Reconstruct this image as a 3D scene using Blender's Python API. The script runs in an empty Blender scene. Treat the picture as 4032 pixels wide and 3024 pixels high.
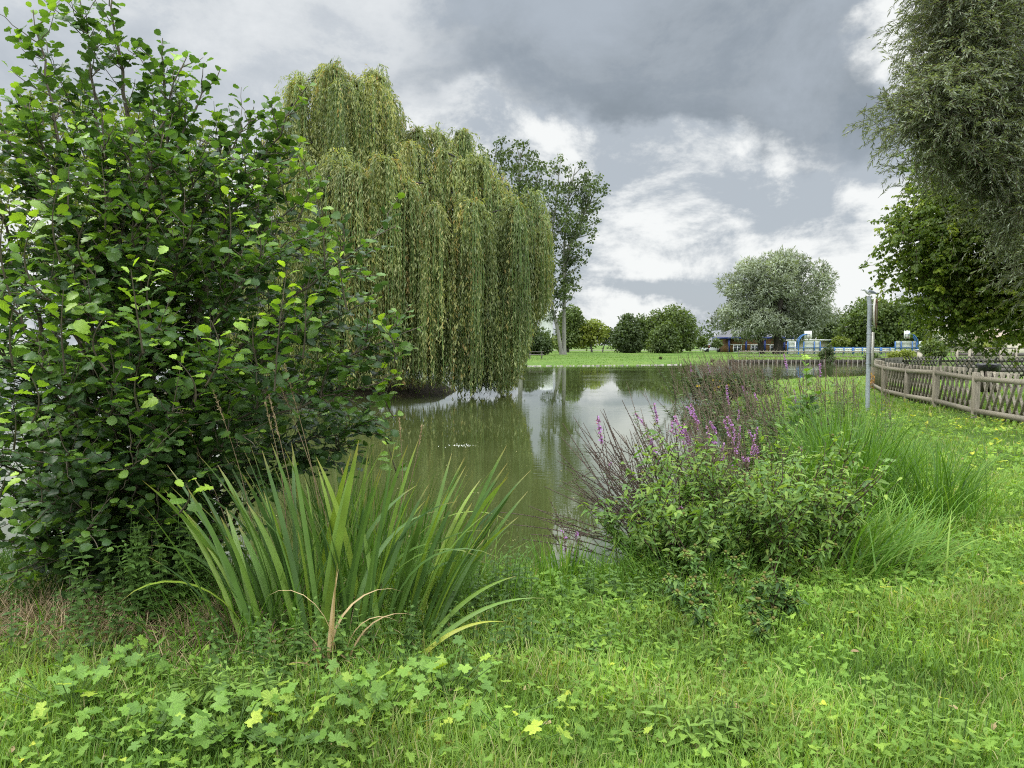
import bpy, math
import numpy as np
from math import radians, sin, cos, pi

R = np.random.default_rng(7)
sc = bpy.context.scene
col = sc.collection
sc.view_settings.view_transform = 'Standard'; sc.view_settings.look = 'None'; sc.view_settings.exposure = 0; sc.view_settings.gamma = 1

# ------------------------------------------------------------------ camera model
F = 3029.0
CAM_H = 1.6
PITCH = math.atan2(157.0, F)
WATER = -0.35

def ray(px, py):
    a = (px - 2016.0) / F
    b = (1512.0 - py) / F
    return np.array([a, cos(PITCH) + b * sin(PITCH), -sin(PITCH) + b * cos(PITCH)])

def at(px, py, D):
    d = ray(px, py)
    return np.array([0, 0, CAM_H]) + d * (D / d[1])

def gp(px, py, z=0.0):
    d = ray(px, py)
    return np.array([0, 0, CAM_H]) + d * ((z - CAM_H) / d[2])

def unit(v):
    v = np.asarray(v, float)
    return v / (np.linalg.norm(v, axis=-1, keepdims=True) + 1e-12)

# ------------------------------------------------------------------ mesh accumulator
class Acc:
    def __init__(self):
        self.v = []; self.t = []; self.q = []; self.c = []; self.n = 0
    def add(self, v, f, c=None):
        v = np.asarray(v, float).reshape(-1, 3)
        f = np.asarray(f, int)
        if len(v) == 0: return
        if c is None: c = np.zeros((len(v), 3))
        c = np.broadcast_to(np.asarray(c, float), (len(v), 3))
        self.v.append(v); self.c.append(c)
        if f.size:
            (self.t if f.shape[1] == 3 else self.q).append(f + self.n)
        self.n += len(v)
    def box(self, c, s, rz=0.0, tint=0.5, rot=None):
        c = np.asarray(c, float); s = np.asarray(s, float) / 2
        v = np.array([[x, y, z] for x in (-1, 1) for y in (-1, 1) for z in (-1, 1)]) * s
        if rot is not None:
            v = v @ np.asarray(rot).T
        else:
            k, m = cos(rz), sin(rz)
            v = v @ np.array([[k, -m, 0], [m, k, 0], [0, 0, 1]]).T
        f = [[0, 1, 3, 2], [4, 6, 7, 5], [0, 4, 5, 1], [2, 3, 7, 6], [0, 2, 6, 4], [1, 5, 7, 3]]
        self.add(v + c, f, (tint, 0, 0))
    def beam(self, a, b, w, h, tint=0.5, up=(0, 0, 1)):
        a = np.asarray(a, float); b = np.asarray(b, float)
        d = b - a; L = np.linalg.norm(d); x = d / L
        y = np.cross(up, x)
        if np.linalg.norm(y) < 1e-5: y = np.array([1., 0, 0])
        y = unit(y); z = np.cross(x, y)
        self.box((a + b) / 2, (L, w, h), rot=np.stack([x, y, z], 1), tint=tint)
    def tube(self, pts, r, sides=6, tint=0.5, cap=False):
        p = np.asarray(pts, float); k = len(p)
        r = np.broadcast_to(np.asarray(r, float), (k,))
        t = np.gradient(p, axis=0); t = unit(t)
        ref = np.array([0.3, 0.9, 0.2]) if abs(unit(p[-1] - p[0])[2]) > .8 else np.array([0, 0, 1.])
        a = unit(np.cross(t, ref)); b = np.cross(t, a)
        an = np.arange(sides) * 2 * pi / sides
        ring = a[:, None] * np.cos(an)[None, :, None] + b[:, None] * np.sin(an)[None, :, None]
        v = (p[:, None] + ring * r[:, None, None]).reshape(-1, 3)
        i = np.arange(k - 1)[:, None] * sides; j = np.arange(sides)[None]; j2 = (j + 1) % sides
        f = np.stack([i + j, i + j2, i + sides + j2, i + sides + j], -1).reshape(-1, 4)
        cc = np.zeros((k, sides, 3)); cc[..., 0] = tint; cc[..., 1] = np.linspace(0, 1, k)[:, None]; cc[..., 2] = (an / (2 * pi))[None]
        self.add(v, f, cc.reshape(-1, 3))
        if cap:
            for e, o in ((0, p[0]), (k - 1, p[-1])):
                vv = np.concatenate([v[e * sides:(e + 1) * sides], o[None]])
                ff = [[q, (q + 1) % sides, sides] for q in range(sides)]
                self.add(vv, ff, (tint, 0, 0))
    def lathe(self, prof, c, sides=16, tint=0.5, axis=None):
        prof = np.asarray(prof, float)
        p = np.stack([np.zeros(len(prof)), np.zeros(len(prof)), prof[:, 1]], 1) + np.asarray(c)
        an = np.arange(sides) * 2 * pi / sides
        v = (p[:, None] + np.stack([np.cos(an), np.sin(an), 0 * an], 1)[None] * prof[:, 0][:, None, None]).reshape(-1, 3)
        k = len(prof)
        i = np.arange(k - 1)[:, None] * sides; j = np.arange(sides)[None]; j2 = (j + 1) % sides
        f = np.stack([i + j, i + j2, i + sides + j2, i + sides + j], -1).reshape(-1, 4)
        self.add(v, f, (tint, 0, 0))
    def build(self, name, mat, parent=None, smooth=False):
        me = bpy.data.meshes.new(name)
        v = np.concatenate(self.v); c = np.concatenate(self.c)
        q = np.concatenate(self.q) if self.q else np.zeros((0, 4), int)
        t = np.concatenate(self.t) if self.t else np.zeros((0, 3), int)
        if parent is not None:
            v = v - np.array(parent.get('_o', (0, 0, 0)))
        else:
            o0 = np.array([v[:, 0].mean(), v[:, 1].mean(), v[:, 2].min()]); v = v - o0
        me.vertices.add(len(v)); me.vertices.foreach_set('co', v.astype(np.float32).ravel())
        li = np.concatenate([q.ravel(), t.ravel()]).astype(np.int32)
        me.loops.add(len(li)); me.loops.foreach_set('vertex_index', li)
        n = len(q) + len(t)
        ls = np.concatenate([np.arange(len(q)) * 4, len(q) * 4 + np.arange(len(t)) * 3]).astype(np.int32)
        me.polygons.add(n); me.polygons.foreach_set('loop_start', ls)
        if smooth: me.polygons.foreach_set('use_smooth', np.ones(n, bool))
        me.update(calc_edges=True)
        ca = me.color_attributes.new('tint', 'FLOAT_COLOR', 'POINT')
        cc = np.ones((len(v), 4), np.float32); cc[:, :3] = c
        ca.data.foreach_set('color', cc.ravel())
        if mat is not None: me.materials.append(mat)
        o = bpy.data.objects.new(name, me); col.objects.link(o)
        if parent is not None: o.parent = parent
        else: o.location = o0
        return o

def thing(name, label, cat, loc=(0, 0, 0), group=None):
    o = bpy.data.objects.new(name, None); col.objects.link(o)
    o.location = loc; o['_o'] = [float(a) for a in loc]
    o.empty_display_size = .1
    return tag(o, label, cat, group)

def tag(o, label=None, cat=None, group=None, kind=None):
    if label: o['label'] = label
    if cat: o['category'] = cat
    if group: o['group'] = group
    if kind: o['kind'] = kind
    return o

def copy_thing(o, loc, label, rz=0.0, scale=1.0, group=None):
    c = o.copy(); col.objects.link(c); c.location = loc; c.rotation_euler = (0, 0, rz); c.scale = (scale,) * 3
    c['label'] = label
    if group: c['group'] = group
    for ch in list(o.children):
        d = ch.copy(); col.objects.link(d); d.parent = c
        for g in list(ch.children):
            e = g.copy(); col.objects.link(e); e.parent = d
    return c

# ------------------------------------------------------------------ materials
def newmat(name):
    m = bpy.data.materials.new(name); m.use_nodes = True
    nt = m.node_tree; nt.nodes.clear()
    return m, nt, nt.nodes, nt.links

def N(nt, kind, **kw):
    n = nt.nodes.new(kind)
    for k, v in kw.items():
        if k.startswith('i_'):
            key = k[2:]
            key = int(key) if key.isdigit() else key.replace('_', ' ')
            n.inputs[key].default_value = v
        else: setattr(n, k, v)
    return n

def ramp(nt, stops):
    r = nt.nodes.new('ShaderNodeValToRGB'); e = r.color_ramp.elements
    while len(e) < len(stops): e.new(.5)
    for k, (p, c) in enumerate(stops):
        e[k].position = p; e[k].color = (*c, 1)
    return r

def leaf_mat(name, stops, rough=.5, trans=.32, spec=.3, vein=0.0, along=None, noise=.25, nscale=3.0):
    m, nt, ns, L = newmat(name)
    a = N(nt, 'ShaderNodeAttribute', attribute_name='tint')
    s = N(nt, 'ShaderNodeSeparateColor'); L.new(a.outputs['Color'], s.inputs[0])
    r = ramp(nt, stops); L.new(s.outputs[0], r.inputs[0])
    base = r.outputs[0]
    g = N(nt, 'ShaderNodeNewGeometry')
    nz = N(nt, 'ShaderNodeTexNoise', i_Scale=nscale, i_Detail=3.0); L.new(g.outputs['Position'], nz.inputs['Vector'])
    mr = N(nt, 'ShaderNodeMapRange'); mr.inputs[1].default_value = .3; mr.inputs[2].default_value = .7
    mr.inputs[3].default_value = 1 - noise; mr.inputs[4].default_value = 1 + noise
    L.new(nz.outputs[0], mr.inputs[0])
    mu = N(nt, 'ShaderNodeMix', data_type='RGBA', blend_type='MULTIPLY'); mu.inputs[0].default_value = 1
    L.new(base, mu.inputs[6]); L.new(mr.outputs[0], mu.inputs[7]); base = mu.outputs[2]
    if along is not None:      # colour towards the tip of the leaf
        p, cc = along
        m2 = N(nt, 'ShaderNodeMapRange'); m2.inputs[1].default_value = p; m2.inputs[2].default_value = 1.0
        L.new(s.outputs[1], m2.inputs[0])
        mx = N(nt, 'ShaderNodeMix', data_type='RGBA'); L.new(m2.outputs[0], mx.inputs[0]); L.new(base, mx.inputs[6]); mx.inputs[7].default_value = (*cc, 1)
        base = mx.outputs[2]
    p = N(nt, 'ShaderNodeBsdfPrincipled'); p.inputs['Roughness'].default_value = rough
    p.inputs['Specular IOR Level'].default_value = spec
    if vein:
        k = N(nt, 'ShaderNodeMath', operation='MULTIPLY_ADD'); L.new(s.outputs[2], k.inputs[0]); k.inputs[1].default_value = -.55; L.new(s.outputs[1], k.inputs[2])
        k2 = N(nt, 'ShaderNodeMath', operation='MULTIPLY'); L.new(k.outputs[0], k2.inputs[0]); k2.inputs[1].default_value = 2 * pi * 9
        k3 = N(nt, 'ShaderNodeMath', operation='SINE'); L.new(k2.outputs[0], k3.inputs[0])
        k4 = N(nt, 'ShaderNodeMapRange'); k4.inputs[1].default_value = -1; k4.inputs[2].default_value = 1; k4.inputs[3].default_value = 1 - vein; k4.inputs[4].default_value = 1 + vein
        L.new(k3.outputs[0], k4.inputs[0])
        mv = N(nt, 'ShaderNodeMix', data_type='RGBA', blend_type='MULTIPLY'); mv.inputs[0].default_value = 1
        L.new(base, mv.inputs[6]); L.new(k4.outputs[0], mv.inputs[7]); base = mv.outputs[2]
    L.new(base, p.inputs['Base Color'])
    tc = N(nt, 'ShaderNodeMix', data_type='RGBA', blend_type='MULTIPLY'); tc.inputs[0].default_value = 1
    L.new(base, tc.inputs[6]); tc.inputs[7].default_value = (1.5, 1.55, .55, 1)
    tr = N(nt, 'ShaderNodeBsdfTranslucent'); L.new(tc.outputs[2], tr.inputs['Color'])
    mix = N(nt, 'ShaderNodeMixShader'); mix.inputs[0].default_value = trans
    L.new(p.outputs[0], mix.inputs[1]); L.new(tr.outputs[0], mix.inputs[2])
    o = N(nt, 'ShaderNodeOutputMaterial'); L.new(mix.outputs[0], o.inputs[0])
    return m

def solid_mat(name, c1, c2=None, rough=.7, scale=8.0, stretch=(1, 1, 1), bump=.0, spec=.3, metal=0.0, tint=0.0, detail=6.0):
    m, nt, ns, L = newmat(name)
    if c2 is None: c2 = tuple(x * .75 for x in c1)
    tc = N(nt, 'ShaderNodeTexCoord')
    mp = N(nt, 'ShaderNodeMapping'); mp.inputs['Scale'].default_value = stretch
    L.new(tc.outputs['Object'], mp.inputs[0])
    nz = N(nt, 'ShaderNodeTexNoise', i_Scale=scale, i_Detail=detail, i_Roughness=.65); L.new(mp.outputs[0], nz.inputs['Vector'])
    r = ramp(nt, [(.3, c2), (.7, c1)]); L.new(nz.outputs[0], r.inputs[0])
    base = r.outputs[0]
    if tint:
        a = N(nt, 'ShaderNodeAttribute', attribute_name='tint'); s = N(nt, 'ShaderNodeSeparateColor'); L.new(a.outputs['Color'], s.inputs[0])
        mr = N(nt, 'ShaderNodeMapRange'); mr.inputs[3].default_value = 1 - tint; mr.inputs[4].default_value = 1 + tint; L.new(s.outputs[0], mr.inputs[0])
        mu = N(nt, 'ShaderNodeMix', data_type='RGBA', blend_type='MULTIPLY'); mu.inputs[0].default_value = 1
        L.new(base, mu.inputs[6]); L.new(mr.outputs[0], mu.inputs[7]); base = mu.outputs[2]
    p = N(nt, 'ShaderNodeBsdfPrincipled', i_Roughness=rough, i_Metallic=metal); p.inputs['Specular IOR Level'].default_value = spec
    L.new(base, p.inputs['Base Color'])
    if bump:
        b = N(nt, 'ShaderNodeBump', i_Strength=bump, i_Distance=.02); L.new(nz.outputs[0], b.inputs['Height']); L.new(b.outputs[0], p.inputs['Normal'])
    o = N(nt, 'ShaderNodeOutputMaterial'); L.new(p.outputs[0], o.inputs[0])
    return m

M = {}
M['alder'] = leaf_mat('alder_leaf', [(0, (.028, .060, .022)), (.4, (.058, .115, .030)), (.65, (.14, .25, .035)), (1, (.33, .48, .05))], rough=.42, trans=.36, spec=.38, vein=.28, noise=.3, nscale=1.5)
M['bark_alder'] = solid_mat('alder_bark', (.16, .13, .09), (.06, .05, .035), scale=20, stretch=(1, 1, .3), bump=.4)
M['bark'] = solid_mat('grey_bark', (.17, .155, .13), (.06, .055, .045), scale=3, stretch=(2, 2, .4), bump=.6)
M['bark_dark'] = solid_mat('dark_bark', (.07, .06, .045), (.025, .022, .018), scale=4, stretch=(2, 2, .4), bump=.6)
M['bark_poplar'] = solid_mat('poplar_bark', (.27, .26, .22), (.12, .12, .10), scale=2, stretch=(2, 2, .3), bump=.4)
M['wwillow'] = leaf_mat('weeping_willow_leaf', [(0, (.105, .145, .062)), (.5, (.285, .315, .125)), (.8, (.41, .41, .15)), (1, (.40, .28, .10))], rough=.5, trans=.35, spec=.3, noise=.3, nscale=.6)
M['poplar'] = leaf_mat('poplar_leaf', [(0, (.042, .068, .022)), (1, (.125, .165, .052))], trans=.25, nscale=.3)
M['dark_tree'] = leaf_mat('dark_tree_leaf', [(0, (.038, .058, .022)), (1, (.105, .145, .048))], trans=.25, nscale=.3)
M['green_tree'] = leaf_mat('green_tree_leaf', [(0, (.055, .088, .024)), (1, (.165, .215, .058))], trans=.28, nscale=.3)
M['yellow_tree'] = leaf_mat('yellow_green_leaf', [(0, (.11, .15, .025)), (1, (.27, .30, .05))], trans=.3, nscale=.3)
M['silver'] = leaf_mat('silver_willow_leaf', [(0, (.11, .135, .085)), (1, (.31, .345, .24))], trans=.2, rough=.55, nscale=.25, noise=.3)
M['rwillow'] = leaf_mat('white_willow_leaf', [(0, (.095, .12, .065)), (.6, (.20, .235, .135)), (1, (.40, .43, .31))], trans=.32, rough=.42, spec=.45, nscale=.7)
M['maple'] = leaf_mat('box_elder_leaf', [(0, (.08, .13, .025)), (.6, (.175, .25, .042)), (1, (.36, .42, .06))], trans=.48, rough=.45, nscale=.7)
M['mistletoe'] = leaf_mat('mistletoe_leaf', [(0, (.035, .055, .018)), (1, (.07, .10, .03))], trans=.15, nscale=.5)
M['grass'] = leaf_mat('grass_blade', [(0, (.045, .10, .02)), (.5, (.13, .235, .04)), (.85, (.25, .36, .07)), (1, (.38, .35, .16))], trans=.40, rough=.5, spec=.14, noise=.35, nscale=1.6)
M['straw'] = leaf_mat('dry_straw', [(0, (.12, .085, .04)), (1, (.40, .30, .17))], trans=.15, rough=.7, nscale=2)
M['clover'] = leaf_mat('buttercup_leaf', [(0, (.055, .12, .026)), (.6, (.165, .28, .045)), (.9, (.28, .40, .06)), (1, (.48, .48, .06))], trans=.34, rough=.5, spec=.14, vein=.14, noise=.3, nscale=1.6)
M['lobed'] = leaf_mat('lobed_leaf', [(0, (.06, .13, .025)), (.6, (.17, .30, .045)), (1, (.42, .50, .06))], trans=.3, rough=.5, spec=.3, vein=.22, noise=.15)
M['herb'] = leaf_mat('herb_leaf', [(0, (.035, .07, .02)), (.5, (.095, .17, .04)), (1, (.19, .30, .055))], trans=.3, rough=.5, spec=.2, vein=.2, noise=.25, nscale=3)
M['bidens'] = leaf_mat('bidens_leaf', [(0, (.06, .12, .035)), (.5, (.14, .24, .055)), (1, (.28, .38, .07))], trans=.32, rough=.5, spec=.22, vein=.12, noise=.25, nscale=3)
M['iris'] = leaf_mat('iris_leaf', [(0, (.05, .10, .028)), (.5, (.125, .22, .045)), (.85, (.25, .35, .045)), (1, (.46, .40, .08))], trans=.25, rough=.42, spec=.4, along=(.88, (.30, .24, .07)), noise=.2, nscale=5)
M['dead'] = leaf_mat('dead_leaf', [(0, (.16, .10, .05)), (1, (.52, .38, .20))], trans=.2, rough=.7, nscale=6)
M['loose_stem'] = solid_mat('loosestrife_seed_stem', (.20, .145, .10), (.09, .065, .045), scale=40)
M['loose_dark'] = solid_mat('dark_loosestrife_stem', (.125, .085, .062), (.055, .038, .03), scale=40)
M['loose_leaf'] = leaf_mat('loosestrife_leaf', [(0, (.05, .09, .035)), (.7, (.13, .19, .07)), (1, (.24, .25, .09))], trans=.28, rough=.5, nscale=3)
M['purple'] = leaf_mat('purple_petal', [(0, (.33, .14, .42)), (1, (.58, .32, .64))], trans=.3, rough=.6, noise=.15)
M['stem_green'] = solid_mat('green_stem', (.12, .20, .05), (.07, .12, .03), scale=30)
M['stem_dark'] = solid_mat('dark_stem', (.09, .05, .035), (.04, .028, .02), scale=30)
M['button'] = solid_mat('flower_button', (.17, .15, .03), (.07, .06, .015), scale=90)
M['yellow_petal'] = leaf_mat('yellow_petal', [(0, (.5, .36, .03)), (1, (.7, .5, .04))], trans=.25, rough=.6)
M['sedge'] = leaf_mat('sedge_blade', [(0, (.045, .105, .018)), (.6, (.12, .24, .03)), (1, (.25, .36, .07))], trans=.34, rough=.45, spec=.22, noise=.2, nscale=2)
M['wood'] = solid_mat('weathered_wood', (.345, .305, .23), (.14, .12, .088), scale=6, stretch=(.6, 6, 6), bump=.3, tint=.3)
M['post_wood'] = solid_mat('weathered_post', (.31, .27, .205), (.135, .115, .085), scale=7, stretch=(5, 5, .5), bump=.4, tint=.25)
M['wood_dark'] = solid_mat('mossy_dark_wood', (.060, .058, .036), (.026, .026, .018), scale=9, bump=.3, tint=.3)
M['wood_rail'] = solid_mat('bridge_wood', (.22, .20, .17), (.10, .09, .075), scale=4, bump=.3, tint=.4)
M['steel'] = solid_mat('galvanised_steel', (.42, .45, .47), (.30, .33, .35), scale=14, rough=.45, metal=.35, spec=.5)
M['white'] = solid_mat('white_paint', (.76, .76, .73), (.62, .62, .58), scale=4, rough=.5)
M['signwhite'] = solid_mat('aged_white_sign', (.62, .60, .54), (.40, .36, .29), scale=6, rough=.5)
M['signred'] = solid_mat('faded_red_sign', (.22, .07, .05), (.13, .06, .045), scale=9, rough=.55)
M['signface'] = solid_mat('faded_sign_face', (.42, .38, .27), (.16, .13, .09), scale=7, rough=.55)
M['black_bag'] = solid_mat('black_plastic', (.02, .02, .022), (.008, .008, .009), scale=14, rough=.25, spec=.6, bump=.9)
M['bin_wood'] = solid_mat('bin_slats', (.13, .10, .085), (.07, .055, .045), scale=8, stretch=(6, 6, .6), tint=.3)
M['blue'] = solid_mat('blue_paint', (.03, .125, .34), (.025, .10, .27), scale=3, rough=.4, spec=.5)
M['deepblue'] = solid_mat('deep_blue_paint', (.022, .04, .17), (.018, .03, .13), scale=2, rough=.45)
M['panel'] = solid_mat('court_panel', (.50, .52, .46), (.38, .40, .35), scale=3, stretch=(.2, .2, 14), rough=.6)
M['clad'] = solid_mat('timber_cladding', (.28, .15, .065), (.13, .075, .04), scale=1.2, stretch=(.5, .5, 9), rough=.75, detail=3)
M['slate'] = solid_mat('grey_roof', (.13, .13, .14), (.08, .08, .085), scale=5, rough=.6)
M['cream'] = solid_mat('cream_render', (.62, .56, .45), (.50, .45, .36), scale=2, rough=.85)
M['glass'] = solid_mat('dark_glass', (.03, .035, .04), (.02, .022, .025), scale=2, rough=.08, spec=.8)
M['concrete'] = solid_mat('pale_concrete', (.66, .66, .64), (.52, .52, .50), scale=.6, stretch=(1, 1, .25), rough=.85)
M['tyre'] = solid_mat('tyre_rubber', (.02, .02, .02), rough=.8)
M['carpaint'] = solid_mat('white_car_paint', (.75, .76, .78), (.70, .71, .73), scale=2, rough=.25, spec=.6)
M['stone'] = solid_mat('bank_stone', (.32, .30, .25), (.16, .15, .12), scale=6, bump=.6, tint=.4)
M['mud'] = solid_mat('bank_board', (.06, .048, .034), (.02, .018, .014), scale=6, bump=.5)
M['pile'] = solid_mat('bleached_pile', (.36, .33, .27), (.18, .16, .13), scale=6, stretch=(4, 4, .6), tint=.35)
M['gullwhite'] = solid_mat('gull_white', (.72, .72, .72), (.6, .6, .6), scale=30, rough=.8)
M['gullgrey'] = solid_mat('gull_grey', (.27, .29, .32), (.21, .23, .26), scale=30, rough=.8)
M['gulldark'] = solid_mat('gull_dark', (.05, .045, .045), rough=.6)
M['orange'] = leaf_mat('orange_dead_frond', [(0, (.40, .20, .06)), (1, (.62, .36, .12))], trans=.2, rough=.7)

# ------------------------------------------------------------------ leaf templates  (x across, y along, z normal)
def T_alder(seed, curl=.25, fold=.22):
    r = np.random.default_rng(seed)
    ys = np.array([0, .10, .2, .31, .42, .53, .64, .75, .85, .94, 1.0])
    w = np.array([.015, .17, .28, .36, .42, .46, .47, .44, .36, .22, .04])
    zig = np.where(np.arange(11) % 2 == 0, 1.05, .92); zig[0] = 1
    v = []; c = []
    for k, (y, h) in enumerate(zip(ys, w)):
        for s in (-1, -.5, 0, .5, 1):
            e = h * (zig[k] if abs(s) == 1 else 1)
            x = s * e; yy = y + (abs(s) * .05 * (1 if k % 2 else -1) if abs(s) == 1 and 0 < k < 10 else 0)
            z = fold * abs(x) - curl * (y - .4) ** 2 + (.035 * sin(k * 2.6 + s * 2) + r.normal(0, .02)) * abs(s)
            v.append((x, yy, z)); c.append((y, abs(s) * h / .47))
    f = [[5 * k + a, 5 * k + a + 1, 5 * k + 6 + a, 5 * k + 5 + a] for k in range(10) for a in range(4)]
    return np.array(v), np.array(f), np.array(c)

def T_lance(wd=.12, rows=4, serr=0.0, droop=.25, fold=.25, wmax=.4):
    ys = np.linspace(0, 1, rows + 1); v = []; c = []
    for k, y in enumerate(ys):
        h = wd * (np.interp(y, [0, wmax * .4, wmax, .75, 1], [.08, .7, 1, .6, .02]))
        if serr and 0 < k < rows: h *= 1 + serr * (1 if k % 2 else -1)
        for s in (-1, 0, 1):
            v.append((s * h, y - (serr * .12 * abs(s) if k % 2 == 0 else 0), fold * abs(s) * h - droop * y * y)); c.append((y, abs(s) * h / wd * .6))
    f = []
    for k in range(rows):
        a = 3 * k; f += [[a, a + 1, a + 4, a + 3], [a + 1, a + 2, a + 5, a + 4]]
    return np.array(v), np.array(f), np.array(c)

def T_diamond(wd=.1, fold=.2, droop=.15):
    v = np.array([(0, 0, 0), (wd, .45, fold * wd), (0, 1, -droop), (-wd, .45, fold * wd)])
    return v, np.array([[0, 1, 2, 3]]), np.array([(0, 0), (.5, 1), (1, 0), (.5, 1)])

def T_polar(lobes, n=26, teeth=9, td=.10, span=150, cup=.15, seed=0):
    r = np.random.default_rng(seed)
    th = np.radians(np.linspace(-span, span, n)); v = [(0, 0, 0)]; c = [(0, 0)]
    for k, t in enumerate(th):
        rad = .18
        for (a, l, wdt) in lobes:
            rad = max(rad, l * max(0, 1 - (abs(math.degrees(t) - a) / wdt) ** 2.0))
        rad *= 1 + td * (1 if k % 2 else -1)
        x, y = rad * sin(t), rad * cos(t)
        z = cup * rad * rad * (.6 if k % 3 else -.2) - .12 * max(0, y) ** 2 + r.normal(0, .02)
        v.append((x, y, z)); c.append((min(1, rad), abs(sin(2.5 * t))))
    f = [[0, k, k + 1] for k in range(1, n)]
    return np.array(v), np.array(f), np.array(c)

ALD = [T_alder(1), T_alder(2, .45, .1), T_alder(3, .05, .35), T_alder(4, .6, -.15)]
LOBED = [T_polar([(0, 1.0, 52), (62, .86, 46), (-62, .86, 46), (118, .62, 46), (-118, .62, 46)], n=41, td=.06, seed=s, cup=.1 + .1 * s) for s in range(3)]
BUTTER = [T_polar([(0, 1, 23), (25, .82, 18), (-25, .82, 18), (74, .92, 22), (50, .72, 16), (98, .72, 20), (-74, .92, 22), (-50, .72, 16), (-98, .72, 20)], n=30, td=.05, span=135, seed=5 + s, cup=.25) for s in range(2)]
NETTLE = T_lance(.27, 8, .16, .3, .2, .3)
LANCE = T_lance(.13, 4, 0, .3, .3, .4)
LANCES = T_lance(.19, 6, .14, .35, .25, .38)
OVATE = T_lance(.30, 4, .12, .3, .15, .38)
WILLOW = T_lance(.085, 3, 0, .12, .2, .4)
DIA = T_diamond(.32, .3, .12)
DIAN = T_diamond(.13, .2, .1)
DIAS = T_diamond(.10, .3, .1)
DIAW = T_diamond(.42, .25, .1)

def put(acc, tpl, P, T, Nn, S, tint):
    tv, tf, tc = tpl
    P = np.asarray(P, float).reshape(-1, 3); n = len(P)
    if n == 0: return
    T = unit(np.broadcast_to(T, (n, 3))); Nn = np.broadcast_to(Nn, (n, 3))
    B = unit(np.cross(T, Nn)); NN = np.cross(B, T)
    S = np.broadcast_to(S, (n,)); tint = np.broadcast_to(tint, (n,))
    v = P[:, None] + S[:, None, None] * (tv[None, :, :1] * B[:, None] + tv[None, :, 1:2] * T[:, None] + tv[None, :, 2:] * NN[:, None])
    k = len(tv)
    f = (tf[None] + (np.arange(n) * k)[:, None, None]).reshape(-1, tf.shape[1])
    c = np.empty((n, k, 3)); c[..., 0] = tint[:, None]; c[..., 1] = tc[None, :, 0]; c[..., 2] = tc[None, :, 1]
    acc.add(v.reshape(-1, 3), f, c.reshape(-1, 3))

def blades(acc, P, H, W, az, lean, bend, tint, segs=4, fold=0.0, prof=None, twist=None, droop=0.0):
    """curved grass-like strips: lean = initial tilt (rad), bend = added tilt at the tip"""
    P = np.asarray(P, float).reshape(-1, 3); n = len(P)
    H, W, az, lean, bend, tint = [np.broadcast_to(np.asarray(a, float), (n,)) for a in (H, W, az, lean, bend, tint)]
    t = np.linspace(0, 1, segs + 1)
    ang = lean[:, None] + bend[:, None] * t[None] ** 1.5
    ds = H[:, None] / segs
    hx = np.concatenate([np.zeros((n, 1)), np.cumsum(np.sin(ang[:, :-1]) * ds, 1)], 1)
    hz = np.concatenate([np.zeros((n, 1)), np.cumsum(np.cos(ang[:, :-1]) * ds, 1)], 1)
    d = np.stack([np.cos(az), np.sin(az), 0 * az], 1)
    tw = np.zeros(n) if twist is None else np.broadcast_to(twist, (n,))
    sd = np.stack([-np.sin(az + tw), np.cos(az + tw), 0 * az], 1)
    c0 = P[:, None] + d[:, None] * hx[..., None] + np.array([0, 0, 1.]) * hz[..., None]
    if prof is None: prof = np.interp(t, [0, .3, .7, 1], [.7, 1, .7, .04])
    else: prof = np.interp(t, prof[0], prof[1])
    w = W[:, None] * prof[None] / 2
    nrm = d[:, None] * np.cos(ang)[..., None] - np.array([0, 0, 1.]) * np.sin(ang)[..., None]
    if fold:
        v = np.stack([c0 - sd[:, None] * w[..., None], c0 - nrm * (w * fold)[..., None], c0 + sd[:, None] * w[..., None]], 2)
        m = 3
    else:
        v = np.stack([c0 - sd[:, None] * w[..., None], c0 + sd[:, None] * w[..., None]], 2); m = 2
    k = (segs + 1) * m
    base = (np.arange(n) * k)[:, None, None]
    q = []
    for s in range(segs):
        for a in range(m - 1):
            q.append([s * m + a, s * m + a + 1, (s + 1) * m + a + 1, (s + 1) * m + a])
    f = (np.array(q)[None] + base).reshape(-1, 4)
    c = np.empty((n, segs + 1, m, 3)); c[..., 0] = tint[:, None, None]; c[..., 1] = t[None, :, None]; c[..., 2] = 0
    acc.add(v.reshape(-1, 3), f, c.reshape(-1, 3))
    return c0

# ------------------------------------------------------------------ terrain
def chaikin(p, it=2):
    p = np.asarray(p, float)
    for _ in range(it):
        q = np.roll(p, -1, 0)
        p = np.stack([.75 * p + .25 * q, .25 * p + .75 * q], 1).reshape(-1, 2)
    return p

POND = chaikin([(-30, 14), (-14, 7.4), (-7, 6.7), (-3, 6.3), (-.5, 5.9), (.6, 6.0), (1.2, 6.7), (1.75, 8), (2.7, 11), (4.3, 16), (6.4, 24), (8.6, 30.5), (12, 36.5), (15.5, 38.6), (20, 40), (28, 42), (40, 46), (48, 58), (47, 68), (40, 77.5), (36, 78.4), (28, 78.6), (23, 78.4), (19.5, 75), (14, 71), (6, 68.5), (-2, 66.5), (-8, 65), (-18, 64), (-34, 60), (-45, 40)])
ISLE = chaikin([(-16, 32), (-12, 29), (-8, 27.5), (-5, 27.3), (-3.0, 28.7), (-1.8, 31.4), (-3, 35), (-8, 38), (-14, 37)])

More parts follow.
